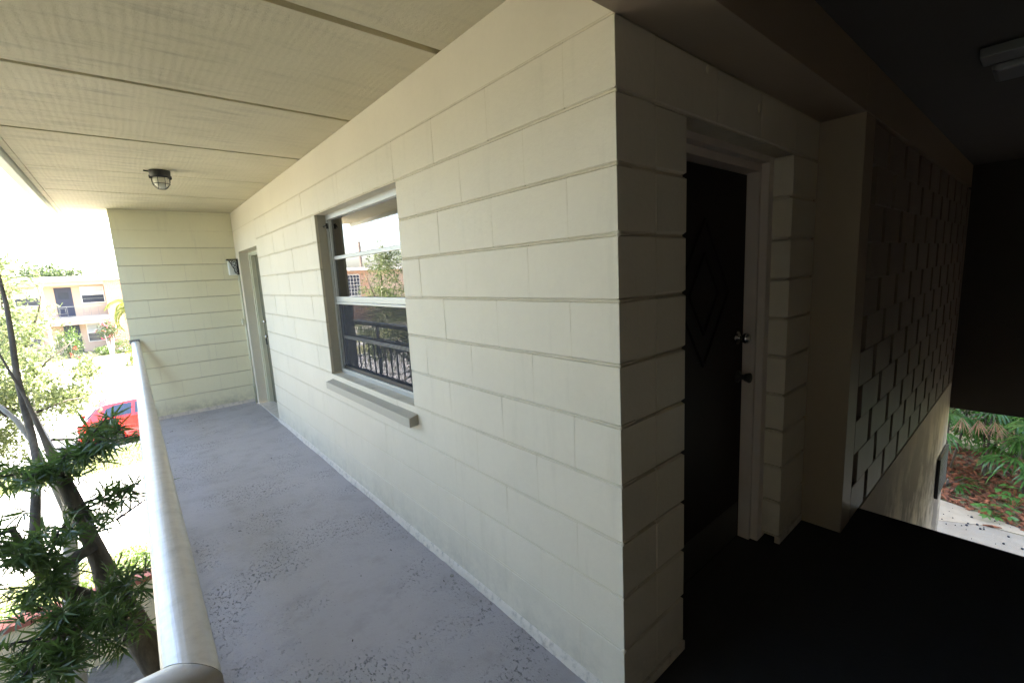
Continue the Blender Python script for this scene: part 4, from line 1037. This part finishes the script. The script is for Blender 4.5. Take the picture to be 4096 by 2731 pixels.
shrub('white bush topped with red flowers, before the lower door of the apartment building', (-4.3, 41.5, .4), (.35, .3, .45), 500, .08, 'oak', None, ('redflower', 8))
shrub('dense dark green bush in front of the ground floor door opposite', (-4.7, 42.5, 1.1), (.8, .6, 1.0), 1800, .10)
def palm(label, base, hgt, n, ln, lean=0):
    t = thing('palm_tree', label, 'palm tree', base)
    part('trunk', MB().tube([(0, 0, 0), (.05, 0, hgt * .5), (lean, 0, hgt)], [.12, .10, .09], 8), 'bark', t, smooth=True)
    P = []; D = []; U = []; L = []; sp = MB()
    for i in range(n):
        a = 2.399 * i + rs.uniform(-.2, .2); e = rs.uniform(-.1, 1.2); pts = []; p = np.array([lean, 0, hgt], float); el = e
        d0 = np.array([math.cos(a), math.sin(a), 0])
        for k in range(9):
            pts.append(tuple(p)); dv = d0 * math.cos(el) + np.array([0, 0, 1]) * math.sin(el); p = p + dv * ln / 8; el -= .26
            if k:
                sd_ = np.cross(dv, [0, 0, 1.])
                for j in range(4):
                    for s_ in (-1, 1): P.append(p - dv * ln / 8 * j / 4); D.append(sd_ * s_ + dv * .5 + np.array([0, 0, -.45])); U.append(dv + np.array([0, 0, .5])); L.append(ln * .30 * (1 - .06 * k))
        sp.tube(pts, .012, 4)
    np_leaves('frond', P, D, U, L, .07, 'palmleaf', t, segs=1, curl=.1); part('frond_stalk', sp, 'palmleaf', t)
    return t
palm('yellow green feather palm before the brick wing opposite', (-.9, 38.5, -2.78), 3.3, 20, 1.75)
palm('low yellow green palm fronds by the near corner of the brick wing', (-.85, 34.5, -2.78), .5, 16, 1.25)
palm('palm seen against the sky in the window reflection', (-21.3, 40, -2.78), 7.6, 22, 1.3)
for i, (c, r, l) in enumerate([((-7.6, 62, 2.6), (1.9, 1.6, 2.4), 'broad crowned oak behind the left end of the roof opposite'), ((-5.6, 60, 2.2), (1.4, 1.4, 1.9), 'oak behind the roof opposite, next to the broad crowned oak'), ((-3.2, 60, 1.5), (1.5, 1.3, 2.2), 'thin tree behind the window end of the roof opposite'), ((-1.3, 61, 1.4), (1.2, 1.2, 1.8), 'thin tree behind the roof opposite, nearest the end wall')]):
    leafy_tree('oak_tree', l, (c[0], c[1], -2.78), 6.5, [(c, r), ((c[0] + .8, c[1], c[2] + .9 * 1), (r[0] * .6, r[1] * .6, r[2] * .55)), ((c[0] - .9, c[1] + .3, c[2] + .4), (r[0] * .6, r[1] * .6, r[2] * .6))], 2600 if i < 2 else 1300, .26, 'oak', .2, shell=.5)
for x, l in ((-13, 'tree rising behind the brick wing opposite, nearest the flowering tree'), (-17.5, 'tree rising behind the brick wing opposite, beside the utility pole'), (-21, 'tree rising behind the lettered wing opposite')):
    leafy_tree('oak_tree', l, (x, 62, -2.78), 6, [((x, 62, 2.0), (2.4, 2, 2.2))], 1300, .28, 'oak', .2)
tag(part('utility_pole', MB().tube([(-18.6, 48, -2.8), (-18.6, 48, 5.7)], .13, 8).box(-18.68, -18.52, 47.9, 48.1, 4.9, 5.5), 'pole', None), 'wooden utility pole behind the roof opposite, seen in the window reflection', 'pole')
for i, (x, y, l) in enumerate([(-8.5, -6, 'unseen tree added at the south end of the courtyard to block light'), (-9.5, -1.5, 'unseen tree added at the north end of the courtyard to block light'), ]):
    leafy_tree('added_shade_tree', l, (x, y, -2.76), 9, [((x, y, 2.2), (2.2, 2.6, 2.6)), ((x, y + .5, 5.0), (2.0, 2.2, 1.8)), ((x, y, -.4), (1.6, 2.4, 1.6))], 5200, .32, 'oak', .22, 'bark', .45, 20)  # unseen trees, added to absorb light from the courtyard side
hb = shrub('dark dense courtyard bushes seen only in the window screen reflection', (-5.0, 8.3, .9), (1.5, .9, 1.1), 1700, .09)
# west side of the courtyard: hedge for the lower reflections and bounce
hg = tag(cloud('hedge', [((-14, y_, -1.7), (1.2, 2.2, 1.3)) for y_ in range(-8, 7, 3)], 9000, .14, 'hedge', None, .6, .3, 20), 'long clipped hedge across the courtyard', 'hedge', None, 'stuff')

# ------------------------------------------------------------------ rear garden seen through the stairwell
struct('garden_path', MB().box(6.3005, 8.55, -4, 1.5, -2.95, G), 'path', 'grey garden path slab behind the stairs')
gp_ = MB().prism([(7.2, .30), (8.27, -.03), (8.62, -.6), (8.9, -1.5), (9.4, -4.0), (8.0, -4.0), (8.0, -1.5), (7.6, -.9)], 2, G - .2, G + .004)
gp_ = MB().prism([(8.27, -.03), (8.60, -.6), (8.67, -1.0), (8.75, -4.0), (8.30, -4.0), (8.42, -1.3), (8.56, -.93), (8.84, -.58), (9.12, .02), (9.3, .8), (9.3, 1.5), (7.9, 1.5)], 2, G - .2, G + .004)
gp_ = MB().prism([(7.6, 1.5), (8.2, .1), (8.27, -.03), (8.55, -.55), (8.60, -1.2), (8.6, -4.0), (8.9, -4.0), (8.75, -1.0), (8.95, -.58), (9.12, .02), (9.3, .8), (9.3, 1.5)], 2, G - .2, G + .004)
struct('path_edging', gp_, 'path2', 'pale concrete strip between garden path and mulch')
struct('mulch_bed', MB().box(8.5, 12.5, -4, 2.0, -2.96, G - .012), 'mulch', 'reddish mulch bed soil')
n = 2600; mb = MB(); q = random.Random(4)
for i in range(n):
    x = q.uniform(8.7, 12.2); y = q.uniform(-1.6, .9)
    if x < 9.12 + .45 * min(0, y) * .8 + q.uniform(-.03, .05): continue
    l, w2, t = q.uniform(.05, .20), q.uniform(.025, .08), q.uniform(.004, .012); a = q.uniform(0, 6.28); e = q.uniform(-.5, .5); rl_ = q.uniform(-.5, .5)
    mt = Matrix.Translation((x, y, G + q.uniform(-.01, .035))) @ Matrix.Rotation(a, 4, 'Z') @ Matrix.Rotation(e, 4, 'Y') @ Matrix.Rotation(rl_, 4, 'X')
    vs = [mt @ Vector((sx2 * l / 2 * q.uniform(.7, 1), sy2 * w2 / 2 * q.uniform(.6, 1), sz2 * t / 2)) for sx2 in (-1, 1) for sy2 in (-1, 1) for sz2 in (-1, 1)]
    mb.add(vs, [(0, 1, 3, 2), (4, 6, 7, 5), (0, 4, 5, 1), (2, 3, 7, 6), (0, 2, 6, 4), (1, 5, 7, 3)])
tag(part('mulch', mb, 'chip', None), 'reddish bark chips covering the garden bed', 'mulch', None, 'stuff')
mb = MB()
for i in range(70):
    x = q.uniform(7.6, 8.9); y = q.uniform(-1.2, .1); r = q.choice((.006, .008, .012, .017)) * q.uniform(.7, 1.1); a = q.uniform(0, 3.1)
    if x < 8.2 and q.random() < .6: continue
    mb.lathe((x, y, G + .006 + r * .5), [(.001, -r), (r, -r * .5), (r * 1.1, 0), (r * .7, r * .6), (.001, r * .8)], 'Z', 6)
tag(part('fallen_seeds', mb, 'seed', None, smooth=True), 'small dark fallen seeds scattered on the pale garden path', 'seeds', None, 'stuff')
pod = MB().tube([(8.52, -.52, G + .02), (8.55, -.62, G + .026), (8.60, -.72, G + .018)], [.008, .02, .006], 6)
tag(part('fallen_pod', pod, 'chip', None), 'brown dry pod lying on the pale path edge beside the green seedling', 'seed pod')

def fan_palm(label, base, stems, mat='fanleaf', dead_at=None):
    t = thing('lady_palm', label, 'palm', base, 'lady palms in the mulch bed')
    st_ = MB(); P = []; D = []; U = []; L = []; W2 = []; P2 = []; D2 = []; U2 = []; L2 = []
    for (dx, dy, h, k) in stems:
        st_.tube([(dx * .3, dy * .3, 0), (dx * .7, dy * .7, h * .5), (dx, dy, h)], [.022, .018, .014], 7)
        for i in range(k):
            a = 2.399 * i + rs.uniform(-.4, .4); e = rs.uniform(-.35, .9); pl = rs.uniform(.18, .34)
            d = np.array([math.cos(a) * math.cos(e), math.sin(a) * math.cos(e), math.sin(e)]); c0 = np.array([dx, dy, h - rs.uniform(0, .35)]); c = c0 + d * pl
            st_.tube([tuple(c0), tuple(c)], [.006, .004], 4)
            dead = rs.uniform() < .2; s_ = np.cross(d, [0, 0, 1.]); s_ /= np.linalg.norm(s_) + 1e-9; m_ = rs.randint(7, 12)
            for j in range(m_):
                f = (j / (m_ - 1) - .5) * (2.6 if not dead else 1.4); v = d * math.cos(f) + s_ * math.sin(f); v = v + np.array([0, 0, -.45 - (1.3 if dead else 0)])
                if dead: P2.append(c); D2.append(v); U2.append(np.array([0, 0, 1.]) + s_ * .3); L2.append(rs.uniform(.28, .42))
                else: P.append(c); D.append(v); U.append(np.array([0, 0, 1.]) + d * .3); L.append(rs.uniform(.30, .46)); W2.append(rs.uniform(.032, .055))
    for cx_, cy_, cz_ in (dead_at or []):
        c = np.array([cx_ - base[0], cy_ - base[1], cz_ - base[2]])
        for j in range(13):
            f = (j / 12 - .5) * 1.15 + rs.uniform(-.12, .12) + cy_ * .5; P2.append(c + rs.normal(size=3) * .008); D2.append(np.array([-.25 + rs.uniform(-.3, .2), math.sin(f), -math.cos(f)])); U2.append(np.array([-1., 0, .2])); L2.append(rs.uniform(.26, .38))
        st_.tube([(0, 0, 1.3), tuple(c)], [.006, .004], 4)
    part('stem', st_, 'bark', t, smooth=True)
    np_leaves('leaf_fan', P, D, U, L, W2, 'fanleaf', t, segs=2, curl=.28)
    if P2: np_leaves('dead_leaf', P2, D2, U2, L2, .012, 'deadleaf', t, segs=1, curl=.2)
DEAD = [(10.1, -.276, -1.487), (10.1, -.065, -1.485), (10.1, -.477, -1.465), (10.0, -.80, -2.0)]
fan_palm('clump of lady palms with drooping fans beside the stucco wall', (10.7, .15, G - .01), [(0, 0, 1.25, 8), (.2, -.25, 1.45, 8), (-.25, .1, 1.05, 7), (.3, .3, 1.3, 7)])
fan_palm('lady palms at the middle of the garden opening, bare stem showing', (10.75, -.40, G - .01), [(0, 0, 1.2, 8), (.25, .1, 1.5, 8), (-.05, -.25, 1.15, 7), (.4, -.1, .9, 6)], dead_at=DEAD[:3])
fan_palm('tallest dense lady palms at the right edge of the garden opening', (10.2, -.95, G - .01), [(0, 0, 1.15, 9), (.15, .15, .9, 8), (-.1, -.2, 1.2, 8), (.3, 0, 1.35, 9), (-.2, .05, .65, 6)], dead_at=DEAD[3:])
fan_palm('young lady palm sprouting from the mulch near the stucco wall', (9.85, .02, G), [(0, 0, .14, 7)])
def seedling(label, base, h, n):
    t = thing('seedling', label, 'plant', base); s = MB(); P = []; D = []; U = []
    for i in range(n):
        a = i * 2.399; r = .05 + .16 * (i / n) ** .5; z = h * rs.uniform(.35, 1); tip = np.array([r * math.cos(a), r * math.sin(a), z]); s.tube([(0, 0, 0), tuple(tip * .6), tuple(tip)], [.004, .003, .002], 4)
        for f in (-.9, 0, .9): P.append(tip); D.append(np.array([math.cos(a + f), math.sin(a + f), -.15])); U.append(np.array([0, 0, 1.]) + rs.normal(size=3) * .25)
    part('stem', s, 'seedling', t); np_leaves('leaf', P, D, U, rs.uniform(.08, .14, len(P)), rs.uniform(.045, .07, len(P)), 'seedling', t, segs=2, curl=.12)
seedling('small bright green seedling at the edge of the pale path', (8.95, -.62, G), .2, 11)
seedling('taller broad-leaved seedling growing between path and lady palms', (9.5, -.80, G), .42, 13)
leafy_tree('added_shade_tree', 'broad unseen tree added to shade the garden behind the stairwell', (11.6, 2.6, -2.76), 6, [((10.8, 1.0, 2.2), (1.9, 1.9, .9)), ((10.4, -1.6, 2.4), (1.8, 1.8, .8)), ((9.0, .2, 3.0), (1.3, 1.6, .6)), ((11, 3.5, 2.6), (1.9, 1.6, 1.0))], 9000, .22, 'oak', .16, shell=.3, clump=12)  # unseen canopy, added to dim the sky light on the garden
ng = thing('neighbour_wall', 'pale wall of the neighbouring building behind the garden palms', 'wall', (12.6, 0, G))
part('wall_face', box(0, .3, -8, 6, 0, 6.5), 'cream_wall', ng)  # real pale wall, its height made up to shade the garden
tag(cloud('hedge', [((12.0, y_, -1.9), (.45, .9, .85)) for y_ in (-3.4, -2.2, -1.0, -.2)], 6000, .11, 'fanleaf', None, .5, .35, 16), 'dark hedge behind the lady palms', 'hedge', None, 'stuff')

# ------------------------------------------------------------------ small litter on the walkway
mb = MB()
for (x, y, s_) in [(-.98, 5.35, .02), (-.78, 5.65, .022), (-.73, 5.72, .014), (-1.04, 4.9, .012), (-.7, 5.2, .012), (-.9, 4.6, .01), (-.35, 3.6, .012), (-.55, 2.9, .01), (-.8, 2.4, .012), (-.1, 1.05, .008), (-.18, 1.5, .01), (-.25, 2.0, .008), (-.4, 1.4, .007), (-.6, 1.0, .008), (-.5, .7, .006), (-.3, .35, .006)]:
    a = rnd.uniform(0, 3.1); c_, s2 = math.cos(a), math.sin(a)
    pts = [(-1, 0), (-.3, .35), (.6, .3), (1, 0), (.4, -.3), (-.5, -.25)]
    P2 = [(x + s_ * (p * c_ - q2 * s2), y + s_ * (p * s2 + q2 * c_), -.0335 + .003 * (i % 2)) for i, (p, q2) in enumerate(pts)]
    mb.add(P2 + [(x, y, -.029)], [(0, 1, 6), (1, 2, 6), (2, 3, 6), (3, 4, 6), (4, 5, 6), (5, 0, 6)])
tag(part('leaf_litter', mb, 'litter', None), 'bits of dry leaf litter on the grey walkway floor', 'litter', None, 'stuff')
wsh = part('washer', MB().lathe((-.045, 1.06, -.036), [(.0085, 0), (.0105, .0), (.0105, .003), (.0085, .003)], 'Z', 16), 'iron_grey', None)
tag(wsh, 'small grey washer lying on the floor against the base of the walkway wall', 'washer')
